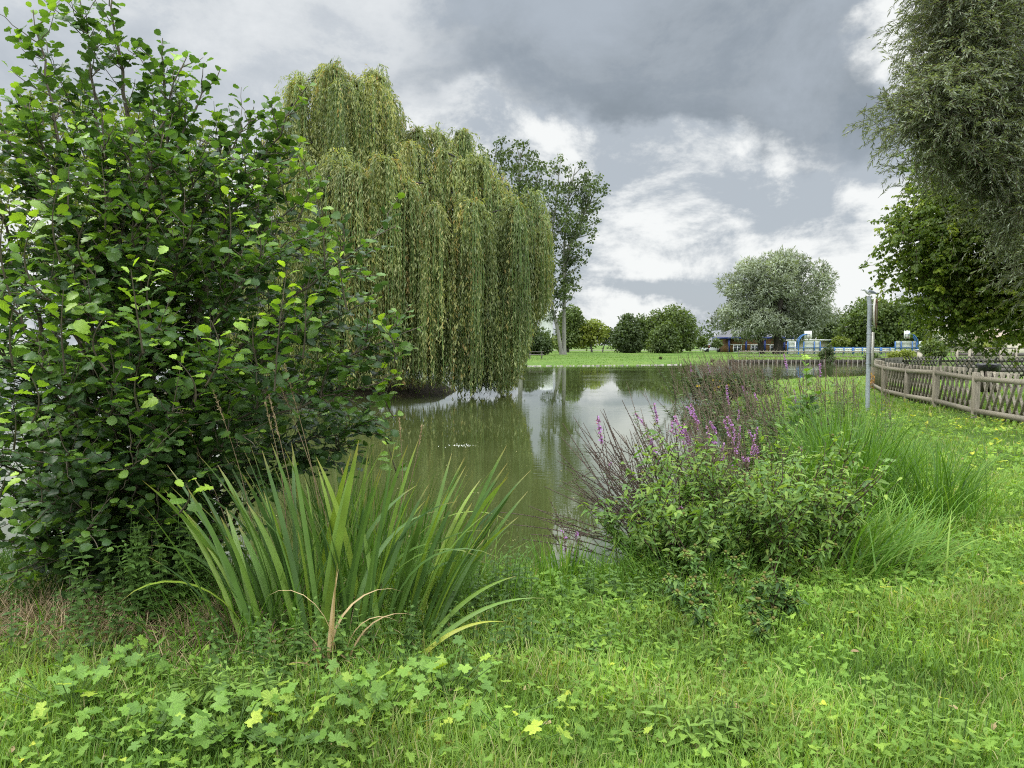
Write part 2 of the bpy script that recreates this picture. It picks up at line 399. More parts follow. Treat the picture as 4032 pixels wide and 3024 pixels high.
def sdf(poly, X, Y):
    """positive inside"""
    X = np.asarray(X, float); Y = np.asarray(Y, float)
    d2 = np.full(X.shape, 1e18); ins = np.zeros(X.shape, bool)
    n = len(poly)
    for i in range(n):
        ax, ay = poly[i]; bx, by = poly[(i + 1) % n]
        ex, ey = bx - ax, by - ay
        t = np.clip(((X - ax) * ex + (Y - ay) * ey) / (ex * ex + ey * ey + 1e-12), 0, 1)
        d2 = np.minimum(d2, (X - ax - t * ex) ** 2 + (Y - ay - t * ey) ** 2)
        c = ((ay > Y) != (by > Y)) & (X < (bx - ax) * (Y - ay) / (by - ay + 1e-12) + ax)
        ins ^= c
    d = np.sqrt(d2)
    return np.where(ins, d, -d)

def smooth(a): a = np.clip(a, 0, 1); return a * a * (3 - 2 * a)

def wdist(X, Y):
    return np.minimum(sdf(POND, X, Y), -sdf(ISLE, X, Y))

def hgt(X, Y, w=None):
    X = np.asarray(X, float); Y = np.asarray(Y, float)
    if w is None: w = wdist(X, Y)
    Ld = -w
    wid = np.where(Y > 50, np.where(X > 20.5, .35, 9.0), .9)
    isl = sdf(ISLE, X, Y) > -.3
    wid = np.where(isl, 1.0, wid)
    land = -.40 + .40 * smooth(Ld / wid) + np.where(isl, .1 * smooth(Ld / 2), 0)
    far = np.where((Y > 50) & (X <= 20.5), .14 * (1 - smooth(Ld / .6)) * 0 , 0)
    n = .025 * np.sin(X * 1.3 + .7) * np.sin(Y * 1.1) + .012 * np.sin(X * 3.7 + Y * 2.9)
    n = n * smooth(Ld / 1.0) * np.where(Y > 40, .6, 1)
    bed = -.40 - np.minimum(np.maximum(w, 0) * .6, 1.0)
    return np.where(Ld > 0, land + n + far, bed)

def H1(x, y): return float(hgt(np.array([x]), np.array([y]))[0])

def build_ground():
    tx = np.linspace(-5.4, 5.4, 300); xs = 6 * np.sinh(tx) + 1
    ty = np.linspace(-1.2, 5.9, 340); ys = 6 * np.sinh(ty)
    X, Y = np.meshgrid(xs, ys)
    w = wdist(X, Y); Z = hgt(X, Y, w)
    v = np.stack([X, Y, Z], -1).reshape(-1, 3)
    nx, ny = len(xs), len(ys)
    i = np.arange(ny - 1)[:, None] * nx; j = np.arange(nx - 1)[None]
    f = np.stack([i + j, i + j + 1, i + nx + j + 1, i + nx + j], -1).reshape(-1, 4)
    Ld = -w
    bank = np.where(Y < 50, 1 - smooth((Ld - .15) / .9), 1 - smooth((Ld - .2) / .8))
    bank = np.maximum(bank, smooth(sdf(ISLE, X, Y) + .6))
    dry = np.exp(-((X + 2.6) / 1.2) ** 2 - ((Y - 4.5) / .7) ** 2) * 1.2
    shade = np.exp(-((X + 2.9) / 1.9) ** 2 - ((Y - 5.4) / 1.1) ** 2)
    c = np.stack([bank, np.clip(dry, 0, 1), np.clip(shade, 0, 1)], -1).reshape(-1, 3)
    a = Acc(); a.add(v, f, c)
    m, nt, ns, L = newmat('meadow_ground')
    at_ = N(nt, 'ShaderNodeAttribute', attribute_name='tint'); s = N(nt, 'ShaderNodeSeparateColor'); L.new(at_.outputs['Color'], s.inputs[0])
    g = N(nt, 'ShaderNodeNewGeometry')
    n1 = N(nt, 'ShaderNodeTexNoise', i_Scale=.12, i_Detail=8.0, i_Roughness=.65); L.new(g.outputs['Position'], n1.inputs['Vector'])
    n2 = N(nt, 'ShaderNodeTexNoise', i_Scale=2.2, i_Detail=8.0, i_Roughness=.7); L.new(g.outputs['Position'], n2.inputs['Vector'])
    r1 = ramp(nt, [(.30, (.075, .135, .026)), (.5, (.105, .175, .034)), (.72, (.155, .20, .05))]); L.new(n1.outputs[0], r1.inputs[0])
    r2 = ramp(nt, [(.3, (.62, .62, .62)), (.7, (1.2, 1.2, 1.2))]); L.new(n2.outputs[0], r2.inputs[0])
    mu = N(nt, 'ShaderNodeMix', data_type='RGBA', blend_type='MULTIPLY'); mu.inputs[0].default_value = 1; L.new(r1.outputs[0], mu.inputs[6]); L.new(r2.outputs[0], mu.inputs[7])
    # soil close up, under the blades
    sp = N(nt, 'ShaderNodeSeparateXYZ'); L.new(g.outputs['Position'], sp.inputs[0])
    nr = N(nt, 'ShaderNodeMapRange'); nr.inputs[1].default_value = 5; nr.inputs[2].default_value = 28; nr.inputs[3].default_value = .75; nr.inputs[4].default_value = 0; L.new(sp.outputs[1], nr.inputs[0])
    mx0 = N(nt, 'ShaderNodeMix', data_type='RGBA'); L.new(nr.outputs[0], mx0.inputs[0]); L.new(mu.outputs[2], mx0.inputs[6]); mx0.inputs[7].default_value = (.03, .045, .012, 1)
    soil = ramp(nt, [(.3, (.022, .018, .012)), (.7, (.085, .07, .045))]); L.new(n2.outputs[0], soil.inputs[0])
    mx1 = N(nt, 'ShaderNodeMix', data_type='RGBA'); L.new(s.outputs[0], mx1.inputs[0]); L.new(mx0.outputs[2], mx1.inputs[6]); L.new(soil.outputs[0], mx1.inputs[7])
    st = ramp(nt, [(.3, (.05, .036, .02)), (.7, (.20, .145, .08))]); L.new(n2.outputs[0], st.inputs[0])
    mx2 = N(nt, 'ShaderNodeMix', data_type='RGBA'); L.new(s.outputs[1], mx2.inputs[0]); L.new(mx1.outputs[2], mx2.inputs[6]); L.new(st.outputs[0], mx2.inputs[7])
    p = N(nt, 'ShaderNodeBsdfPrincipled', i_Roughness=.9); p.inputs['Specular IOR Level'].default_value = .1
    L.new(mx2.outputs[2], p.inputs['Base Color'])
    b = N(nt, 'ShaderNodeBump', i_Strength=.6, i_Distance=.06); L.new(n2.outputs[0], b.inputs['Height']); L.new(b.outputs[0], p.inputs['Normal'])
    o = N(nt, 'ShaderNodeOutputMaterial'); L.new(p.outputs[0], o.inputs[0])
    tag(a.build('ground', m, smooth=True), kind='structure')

def build_water():
    a = Acc()
    a.add([(-60, 3, WATER), (60, 3, WATER), (60, 90, WATER), (-60, 90, WATER)], [[0, 1, 2, 3]])
    m, nt, ns, L = newmat('pond_water')
    g = N(nt, 'ShaderNodeNewGeometry')
    mp = N(nt, 'ShaderNodeMapping'); mp.inputs['Scale'].default_value = (1.1, 3.0, 1); L.new(g.outputs['Position'], mp.inputs[0])
    n1 = N(nt, 'ShaderNodeTexNoise', i_Scale=2.2, i_Detail=3.0, i_Roughness=.55, i_Distortion=.4); L.new(mp.outputs[0], n1.inputs['Vector'])
    mp2 = N(nt, 'ShaderNodeMapping'); mp2.inputs['Scale'].default_value = (.05, .16, 1); L.new(g.outputs['Position'], mp2.inputs[0])
    n2 = N(nt, 'ShaderNodeTexNoise', i_Scale=1.0, i_Detail=3.0); L.new(mp2.outputs[0], n2.inputs['Vector'])
    st = N(nt, 'ShaderNodeMapRange'); st.inputs[1].default_value = .42; st.inputs[2].default_value = .68; st.inputs[3].default_value = .03; st.inputs[4].default_value = .55; L.new(n2.outputs[0], st.inputs[0])
    b = N(nt, 'ShaderNodeBump', i_Distance=.006); L.new(st.outputs[0], b.inputs['Strength']); L.new(n1.outputs[0], b.inputs['Height'])
    d = N(nt, 'ShaderNodeBsdfDiffuse'); 
    n3 = N(nt, 'ShaderNodeTexNoise', i_Scale=.35, i_Detail=4.0); L.new(g.outputs['Position'], n3.inputs['Vector'])
    rr = ramp(nt, [(.3, (.042, .053, .015)), (.7, (.059, .071, .023))]); L.new(n3.outputs[0], rr.inputs[0]); L.new(rr.outputs[0], d.inputs['Color'])
    gl = N(nt, 'ShaderNodeBsdfGlossy', i_Roughness=.0); gl.inputs['Color'].default_value = (.96, .97, .97, 1); L.new(b.outputs[0], gl.inputs['Normal'])
    fr = N(nt, 'ShaderNodeFresnel', i_IOR=2.3); L.new(b.outputs[0], fr.inputs['Normal'])
    mix = N(nt, 'ShaderNodeMixShader'); L.new(fr.outputs[0], mix.inputs[0]); L.new(d.outputs[0], mix.inputs[1]); L.new(gl.outputs[0], mix.inputs[2])
    o = N(nt, 'ShaderNodeOutputMaterial'); L.new(mix.outputs[0], o.inputs[0])
    tag(a.build('water', m), kind='structure')

def build_floating_bits():
    rng = np.random.default_rng(205); L = Acc()
    c = gp(1820, 1755, WATER); n = 70
    P = np.stack([c[0] + rng.normal(0, .14, n), c[1] + rng.normal(0, .12, n), np.full(n, WATER + .006)], 1)
    x = rng.uniform(-4, 1.6, 700); y = rng.uniform(6.0, 16, 700); w = wdist(x, y); ok = (w > .05) & (rng.random(700) < np.exp(-w / 1.6) + .08)
    P = np.concatenate([P, np.stack([x[ok], y[ok], np.full(ok.sum(), WATER + .006)], 1)]); k = len(P); an = rng.random(k) * 6.28
    put(L, OVATE, P, np.stack([np.cos(an), np.sin(an), 0 * an], 1), np.array([0, 0, 1.]) + rng.normal(0, .04, (k, 3)), rng.uniform(.012, .035, k), np.concatenate([np.full(n, 1.0), rng.random(k - n) * .7]))
    tag(L.build('floating_litter', M['float']), 'pale petals and leaf scraps floating on the olive water', 'floating leaves', kind='stuff')

# ------------------------------------------------------------------ world and light
SUN_EL, SUN_AZ = radians(52), radians(-78)      # azimuth clockwise from +Y
def build_world():
    w = bpy.data.worlds.new('World'); sc.world = w; w.use_nodes = True
    nt = w.node_tree; nt.nodes.clear(); L = nt.links
    sky = N(nt, 'ShaderNodeTexSky', sky_type='NISHITA'); sky.sun_disc = False
    sky.sun_elevation = SUN_EL; sky.sun_rotation = SUN_AZ
    b1 = N(nt, 'ShaderNodeBackground', i_Strength=.09); L.new(sky.outputs[0], b1.inputs[0])
    tc = N(nt, 'ShaderNodeTexCoord'); s = N(nt, 'ShaderNodeSeparateXYZ'); L.new(tc.outputs['Generated'], s.inputs[0])
    def mth(op, a, b=None, c=None, clamp=False):
        n = N(nt, 'ShaderNodeMath', operation=op); n.use_clamp = clamp
        for k, x in enumerate((a, b, c)):
            if x is None: continue
            if isinstance(x, (int, float)): n.inputs[k].default_value = x
            else: L.new(x, n.inputs[k])
        return n.outputs[0]
    x, y, z = s.outputs
    zc = mth('MAXIMUM', z, 0.0)
    den = mth('ADD', zc, .16)
    pv = N(nt, 'ShaderNodeCombineXYZ'); L.new(mth('DIVIDE', x, den), pv.inputs[0]); L.new(mth('DIVIDE', y, den), pv.inputs[1]); L.new(mth('MULTIPLY', zc, 1.5), pv.inputs[2])
    big = N(nt, 'ShaderNodeTexNoise', i_Scale=.9, i_Detail=10.0, i_Roughness=.56, i_Distortion=.3); L.new(pv.outputs[0], big.inputs['Vector'])
    # billows of the nearer cumulus, in direction space
    bv = N(nt, 'ShaderNodeMapping'); bv.inputs['Scale'].default_value = (1, 1, 1.45); L.new(tc.outputs['Generated'], bv.inputs[0])
    bil = N(nt, 'ShaderNodeTexNoise', i_Scale=5.5, i_Detail=13.0, i_Roughness=.64, i_Distortion=.25); L.new(bv.outputs[0], bil.inputs['Vector'])
    wv = N(nt, 'ShaderNodeTexNoise', i_Scale=3.2, i_Detail=9.0, i_Roughness=.6); L.new(bv.outputs[0], wv.inputs['Vector'])
    ws = N(nt, 'ShaderNodeSeparateColor'); L.new(wv.outputs['Color'], ws.inputs[0])
    yy = mth('MAXIMUM', y, .08)
    u = mth('MULTIPLY_ADD', mth('SUBTRACT', ws.outputs[0], .5), .34, mth('DIVIDE', x, yy))
    v = mth('MULTIPLY_ADD', mth('SUBTRACT', ws.outputs[1], .5), .24, mth('DIVIDE', z, yy))
    def field(start, blobs):
        total = start
        for px, py, rx, ry, amp in blobs:
            u0, v0, a, b = (px - 2016) / F, (1355 - py) / F, rx / F, ry / F
            p = mth('MULTIPLY', mth('SUBTRACT', u, u0), 1 / a); q = mth('MULTIPLY', mth('SUBTRACT', v, v0), 1 / b)
            e = mth('ADD', mth('MULTIPLY', p, p), mth('MULTIPLY', q, q))
            total = mth('MULTIPLY_ADD', mth('EXPONENT', mth('MULTIPLY', e, -1.0)), amp, total)
        return total
    def sstep(f, lo, hi, a=0.0, b=1.0):
        n = N(nt, 'ShaderNodeMapRange', interpolation_type='SMOOTHSTEP')
        for k, x in enumerate((lo, hi, a, b)): n.inputs[k + 1].default_value = x
        L.new(f, n.inputs[0]); return n.outputs[0]
    def cmix(f, a, b):
        n = N(nt, 'ShaderNodeMix', data_type='RGBA'); L.new(f, n.inputs[0])
        for k, x in ((6, a), (7, b)):
            if isinstance(x, tuple): n.inputs[k].default_value = (*x, 1)
            else: L.new(x, n.inputs[k])
        return n.outputs[2]
    fb = bil.outputs[0]
    # broken bright cumulus over blue grey
    cum = sstep(field(mth('MULTIPLY_ADD', mth('SUBTRACT', big.outputs[0], .5), .6, fb), [(2300, 650, 500, 110, .12), (2950, 900, 420, 130, .12), (2850, 730, 300, 60, .05), (2450, 1080, 330, 55, -.10), (2900, 1200, 1200, 60, .05), (3350, 1000, 300, 60, -.05), (3600, 150, 300, 320, .30), (3420, 760, 220, 160, -.10)]),   .45, .61)
    low = cmix(cum, (.50, .55, .60), (.95, .97, .965))
    hi_ = sstep(mth('MULTIPLY_ADD', fb, .7, mth('MULTIPLY', big.outputs[0], .5)), .42, .78)
    veil = cmix(hi_, (.52, .565, .61), (.82, .85, .87))
    low = cmix(sstep(field(mth('MULTIPLY', fb, .15), [(500, 150, 1300, 560, 1.0), (1650, 250, 420, 250, .35), (2350, 640, 480, 110, -.5)]), .15, .75), low, veil)
    dm = sstep(field(mth('MULTIPLY_ADD', mth('SUBTRACT', fb, .5), 1.25, 0.0), [(2700, 80, 820, 400, 1.0), (2250, 200, 360, 220, .30), (2950, 430, 520, 170, .75), (3330, 620, 280, 190, .75), (2950, 600, 300, 120, .35), (1720, 330, 240, 130, .30), (2900, -300, 1100, 330, .8), (3640, 130, 230, 330, -1.1), (1930, 370, 110, 60, -.4), (2300, 670, 480, 110, -.5), (3000, 930, 400, 150, -.4), (1850, -50, 250, 200, .15)]), .28, .72)
    dk = cmix(sstep(mth('MULTIPLY_ADD', fb, .6, mth('MULTIPLY', big.outputs[0], .6)), .42, .80), (.265, .305, .34), (.44, .495, .56))
    tot = cmix(dm, low, dk)
    total = cum
    # overcast luminance rises towards the zenith (CIE overcast, lifted further as added ambient fill)
    zr = N(nt, 'ShaderNodeMapRange', interpolation_type='SMOOTHSTEP'); zr.inputs[1].default_value = .44; zr.inputs[2].default_value = .8; zr.inputs[3].default_value = 1.0; zr.inputs[4].default_value = 5.0
    L.new(z, zr.inputs[0])
    bk = sstep(y, -.55, .05, 1.95, 1.0)  # sky behind the camera brightened, an added fill for camera-facing sides
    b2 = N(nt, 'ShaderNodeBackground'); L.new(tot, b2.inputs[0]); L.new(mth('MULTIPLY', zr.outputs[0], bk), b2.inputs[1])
    mix = N(nt, 'ShaderNodeMixShader'); 
    cov = N(nt, 'ShaderNodeMapRange'); cov.inputs[1].default_value = .0; cov.inputs[2].default_value = .3; cov.inputs[3].default_value = .90; cov.inputs[4].default_value = .97; L.new(total, cov.inputs[0])
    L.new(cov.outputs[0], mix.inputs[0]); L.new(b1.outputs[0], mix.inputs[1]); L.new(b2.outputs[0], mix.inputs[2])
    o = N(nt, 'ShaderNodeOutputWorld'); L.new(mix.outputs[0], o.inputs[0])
    w.cycles.sampling_method = 'MANUAL'; w.cycles.sample_map_resolution = 512
    li = bpy.data.lights.new('sun', 'SUN'); li.energy = 1.5; li.angle = radians(14); li.color = (1, .95, .86)
    lo = bpy.data.objects.new('sun', li); col.objects.link(lo)
    from mathutils import Vector
    d = Vector((sin(SUN_AZ) * cos(SUN_EL), cos(SUN_AZ) * cos(SUN_EL), sin(SUN_EL)))
    lo.rotation_euler = d.to_track_quat('Z', 'Y').to_euler(); lo.location = (20, 20, 60)

def build_camera():
    c = bpy.data.cameras.new('camera'); o = bpy.data.objects.new('camera', c); col.objects.link(o)
    c.sensor_width = 36; c.lens = 36 * F / 4032; c.clip_end = 5000; c.clip_start = .05
    o.location = (0, 0, CAM_H); o.rotation_euler = (pi / 2 - PITCH, 0, 0)
    sc.camera = o

# ------------------------------------------------------------------ trees
def inside_pts(poly, n, rng):
    lo, hi = poly.min(0), poly.max(0); out = np.zeros((0, 2))
    while len(out) < n:
        p = lo + rng.random((n * 3, 2)) * (hi - lo)
        out = np.concatenate([out, p[sdf(poly, p[:, 0], p[:, 1]) > 0]])
    return out[:n]

def outline_world(opx, D):
    return np.array([at(px, py, D)[[0, 2]] for px, py in opx])

def clumps(poly, D, n, rmax, rng, deep=.9, rmin=.5):
    """clump centres spread evenly inside a silhouette and inflated in depth"""
    cand = inside_pts(poly, 60 * n, rng)
    de = sdf(poly, cand[:, 0], cand[:, 1]); Rm = de.max()
    ctr = []; rad = []
    best = np.full(len(cand), 1e9)
    i = rng.integers(len(cand))
    for _ in range(n):
        i = int(np.argmax(np.where(de > rmax * .25, best, -1) * (.6 + .4 * rng.random(len(cand)))))
        ctr.append(cand[i]); rad.append(de[i])
        best = np.minimum(best, np.hypot(*(cand - cand[i]).T))
    ctr = np.array(ctr); de = np.array(rad)
    amp = np.sqrt(np.maximum(0, Rm ** 2 - (Rm - np.minimum(de, Rm)) ** 2)) * deep
    y = D + (rng.random(n) * 2 - 1) * amp
    r = np.minimum(rmax * (rmin + (1 - rmin) * rng.random(n)), de + .25 * rmax)
    return np.stack([ctr[:, 0], y, ctr[:, 1]], 1), r

def skeleton(acc, trunk, ctrs, r0, sides=5, rmin=.02, sag=.0, rng=R):
    """join every clump centre to the nearest node nearer the root"""
    tr = np.asarray(trunk, float)
    nodes = [p for p in tr]; par = [-1] + list(range(len(tr) - 1)); 
    fork = tr[max(1, len(tr) // 2)]
    order = np.argsort(np.linalg.norm(ctrs - fork, axis=1))
    lo = max(1, len(tr) // 3)
    for i in order:
        c = ctrs[i]; A = np.array(nodes)
        d = np.linalg.norm(A - c, axis=1) + .35 * np.linalg.norm(A - fork, axis=1)
        d[:lo] = 1e9
        d += np.where(A[:, 2] > c[2] + .5, 2.0, 0)
        par.append(int(np.argmin(d))); nodes.append(c)
    n = len(nodes); cnt = np.ones(n)
    for i in range(n - 1, 0, -1): cnt[par[i]] += cnt[i]
    nt_ = len(tr)
    w = r0 * (cnt / cnt[0]) ** .68
    for i in range(nt_, n):
        a, b = nodes[par[i]], nodes[i]
        m = (a + b) / 2 + np.array([0, 0, .12]) * np.linalg.norm(b - a) + rng.normal(0, .04, 3) * np.linalg.norm(b - a)
        t = np.linspace(0, 1, 5)[:, None]
        pts = (1 - t) ** 2 * a + 2 * t * (1 - t) * m + t * t * b
        acc.tube(pts, np.linspace(max(rmin, min(w[i] * 1.15, w[par[i]])), max(rmin, w[i] * .7), 5), sides)
    tt = np.linspace(1, .55, nt_); 
    acc.tube(tr, r0 * np.where(np.arange(nt_) == 0, 1.35, tt), 10)
    return nodes

def leaf_clump_points(c, r, n, rng, shell=.55):
    d = unit(rng.normal(size=(n, 3)))
    rr = r * (shell + (1 - shell) * np.sqrt(rng.random(n)))
    return c + d * rr[:, None] * np.array([1, 1, .82]), d

def far_tree(name, label, cat, opx, D, base, mat, ncl=40, nleaf=5000, size=.45, rmax=1.6, r0=.25, tpl=DIA, bark='bark', group=None, seed=0, deep=.9, droop=.35, trunk_top=None, shell=.66, tint=(0, 1), nrand=.55):
    rng = np.random.default_rng(seed + 100)
    poly = outline_world(opx, D)
    b = at(base, 1380, D); b[2] = H1(b[0], D)
    root = thing(name, label, cat, b, group)
    ctr, r = clumps(poly, D, ncl, rmax, rng, deep)
    top = np.array([poly[:, 0].mean(), D, poly[:, 1].min() * .45 + poly[:, 1].max() * .55]) if trunk_top is None else at(*trunk_top, D)
    t = np.linspace(0, 1, 7)[:, None]
    tr = b * (1 - t) + top * t + np.array([[sin(k * 2.1 + seed) * .12 * r0 * 4, 0, 0] for k in range(7)]) * (t * (1 - t) * 4)
    tr[0, 2] -= .15
    a = Acc(); skeleton(a, tr, ctr, r0, rng=rng, rmin=.03); a.build('trunk', M[bark], root, True)
    L = Acc()
    wt = r ** 2; cnt = np.maximum(8, (nleaf * wt / wt.sum())).astype(int)
    for c, rr, k in zip(ctr, r, cnt):
        P, d = leaf_clump_points(c, rr, k, rng, shell)
        out = rng.random(k) < .14; P[out] += d[out] * (rr * rng.uniform(.1, .45, out.sum()))[:, None]
        T = unit(d * .6 + rng.normal(0, .7, (k, 3)) + np.array([0, 0, -droop]))
        nn = unit(d + rng.normal(0, nrand, (k, 3)) + np.array([0, 0, .4]))
        ti = np.clip(rng.random() * .5 + rng.random(k) * .5, 0, 1) * (tint[1] - tint[0]) + tint[0]
        put(L, tpl, P, T, nn, size * (.6 + .8 * rng.random(k)), ti)
    L.build('crown', M[mat], root)
    return root, ctr, r

def px_crop3(pts): return [(1900 + x * .452, 1100 + y * .452) for x, y in pts]
def px_crop1(pts): return [(2700 + x * .452, 950 + y * .452) for x, y in pts]

def build_far_trees():
    g = 'trees on the far lawn'
    # two conical/rounded dark trees and companions on the far lawn (middle of the picture)
    far_tree('evergreen_tree', 'dark green conical tree at the left of the clump on the far lawn', 'tree',
             px_crop3([(1150, 600), (1140, 540), (1165, 440), (1210, 360), (1255, 300), (1300, 320), (1335, 400), (1360, 480), (1370, 560), (1360, 620), (1250, 632)]), 140, 2468, 'dark_tree', 40, 5200, .5, 1.5, .22, seed=1, droop=.1, bark='bark_dark')
    far_tree('lime_tree', 'airy tree with bare brown upper twigs behind the dark conical tree', 'tree',
             px_crop3([(1310, 520), (1320, 360), (1380, 305), (1440, 330), (1470, 420), (1470, 540), (1400, 600), (1330, 580)]), 148, 2518, 'green_tree', 30, 2600, .45, 1.4, .2, seed=2, tint=(0, .5))
    far_tree('hornbeam_tree', 'tall round mid green tree behind the small dome tree on the far lawn', 'tree',
             px_crop3([(1440, 420), (1450, 310), (1510, 265), (1570, 290), (1620, 245), (1700, 245), (1790, 280), (1840, 340), (1865, 420), (1850, 520), (1800, 600), (1700, 610), (1560, 590), (1480, 520)]), 146, 2660, 'green_tree', 60, 8200, .5, 1.8, .35, seed=3, tint=(0, .75))
    far_tree('maple_tree', 'small dense dome shaped tree in front of the tall round tree', 'tree',
             px_crop3([(1440, 620), (1440, 560), (1480, 470), (1540, 400), (1590, 370), (1650, 410), (1690, 480), (1710, 560), (1690, 630), (1560, 636)]), 136, 2614, 'green_tree', 45, 6500, .42, 1.4, .2, seed=4, tint=(.05, .7))
    far_tree('ash_tree', 'dense green tree directly behind the forked poplar trunk', 'tree',
             px_crop3([(640, 560), (660, 420), (700, 280), (760, 225), (830, 270), (870, 340), (870, 430), (840, 520), (760, 590), (660, 600)]), 150, 2234, 'green_tree', 45, 5200, .5, 1.8, .3, seed=5)
    far_tree('shrub_tree', 'low yellow green bushy tree left of the forked poplar base', 'tree',
             px_crop3([(610, 575), (605, 520), (650, 490), (720, 500), (745, 560), (720, 600), (650, 600)]), 160, 2200, 'yellow_tree', 16, 1300, .45, 1.2, .15, seed=6, tint=(0, .6))
    far_tree('walnut_tree', 'yellow green spreading tree right of the forked poplar', 'tree',
             px_crop3([(770, 560), (790, 480), (850, 420), (930, 355), (1000, 360), (1060, 400), (1090, 450), (1070, 510), (1000, 545), (930, 580), (830, 590)]), 150, 2330, 'yellow_tree', 36, 3000, .48, 1.4, .18, seed=7)
    far_tree('thin_tree', 'sparse dark leafed small tree right of the yellow green tree', 'tree',
             px_crop3([(1020, 520), (1050, 430), (1100, 420), (1135, 460), (1140, 520), (1100, 555), (1040, 560)]), 155, 2372, 'dark_tree', 18, 900, .42, 1.0, .12, seed=8)
    far_tree('hawthorn_bush', 'broad dark bush around the foot of the left poplar', 'bush',
             px_crop3([(250, 620), (255, 500), (310, 430), (400, 390), (470, 420), (540, 470), (590, 540), (600, 610), (540, 640), (330, 645)]), 112, 2085, 'dark_tree', 42, 5200, .42, 1.3, .14, seed=9, bark='bark_dark')
    # saplings on the far right lawn
    for k, (bx, tx, ty, w_) in enumerate([(1920, 1920, 490, 50), (2048, 2045, 520, 60)]):
        far_tree('young_tree', ['thin young tree on the lawn left of the timber hall', 'rounder young tree on the lawn beside the timber hall'][k], 'tree',
                 px_crop3([(tx - w_ * .6, 580), (tx - w_ * .7, 540), (tx, ty), (tx + w_ * .7, 545), (tx + w_ * .6, 585)]), 145, 1900 + bx * .452, 'green_tree', 8, 420, .4, .8, .06, seed=10 + k, group='young trees left of the hall')
    # ---- silver willow
    root, ctr, r = far_tree('silver_willow', 'huge rounded silvery grey willow standing before the timber hall', 'tree',
             px_crop1([(345, 430), (380, 310), (480, 240), (530, 140), (630, 170), (730, 120), (850, 80), (950, 100), (1010, 115), (1120, 180), (1205, 280), (1220, 420), (1190, 530), (1270, 590), (1285, 680), (1220, 740), (1100, 800), (960, 830), (860, 860), (740, 790), (700, 830), (520, 850), (470, 800), (380, 790), (295, 700), (320, 600), (430, 520)]),
             128, 3063, 'silver', 78, 42000, .60, 2.7, .75, tpl=DIAN, bark='bark_dark', seed=20, droop=.15, trunk_top=(3075, 1180), shell=.78, nrand=.3)
    a = Acc(); b = at(3000, 1380, 128); b[2] = 0
    a.tube([b, b + (-.3, 0, 2), b + (-.9, 0, 4.5), b + (-1.3, 0, 7)], [.5, .42, .35, .2], 8); a.build('limb', M['bark_dark'], root, True)
    # ---- trees behind the sports court
    far_tree('sycamore_tree', 'dark tree squeezed between the silver willow and the flat roofed pavilion', 'tree',
             px_crop1([(1180, 830), (1150, 700), (1230, 620), (1310, 660), (1350, 720), (1340, 800), (1290, 840)]), 165, 3280, 'dark_tree', 26, 3400, .5, 1.9, .3, seed=21)
    far_tree('walnut_tree', 'broad spreading green tree behind the sports court barrier', 'tree',
             px_crop1([(1290, 900), (1340, 760), (1400, 650), (1460, 560), (1540, 510), (1680, 500), (1800, 540), (1950, 560), (2060, 640), (2110, 740), (2090, 850), (2050, 910), (1800, 915), (1500, 915)]), 140, 3470, 'green_tree', 120, 16000, .55, 2.2, .5, seed=22, tint=(0, .8))
    far_tree('hazel_bush', 'yellowish bush beside the open end of the flat roofed pavilion', 'bush',
             px_crop1([(1265, 890), (1290, 850), (1340, 830), (1400, 860), (1420, 910), (1300, 915)]), 135, 3305, 'yellow_tree', 14, 1100, .4, 1.0, .1, seed=23, tint=(0, .5))
    # far tree line that reads as one mass
    rng = np.random.default_rng(55); L = Acc()
    for (x0, x1, D, h0, h1, n) in [(-60, -10, 260, 5, 9, 40), (0, 62, 250, 4, 7, 70), (60, 130, 240, 7, 12, 70), (100, 240, 230, 9, 15, 90)]:
        for k in range(n):
            x = x0 + (x1 - x0) * rng.random(); h = h0 + (h1 - h0) * rng.random() * (.6 + .4 * sin(x * .3))
            for zc in np.arange(1.2, h, 2.0):
                P, d = leaf_clump_points(np.array([x, D + rng.normal(0, 4), zc]), 2.2, 26, rng)
                put(L, DIA, P, unit(d + rng.normal(0, .6, d.shape)), unit(d + rng.normal(0, .4, d.shape)), .9 * (.7 + .6 * rng.random(26)), rng.random() * .5 + .4 * rng.random(26))
    o = L.build('distant_woodland', M['dark_tree']); tag(o, 'low dark tree line along the horizon', 'woodland', kind='stuff')

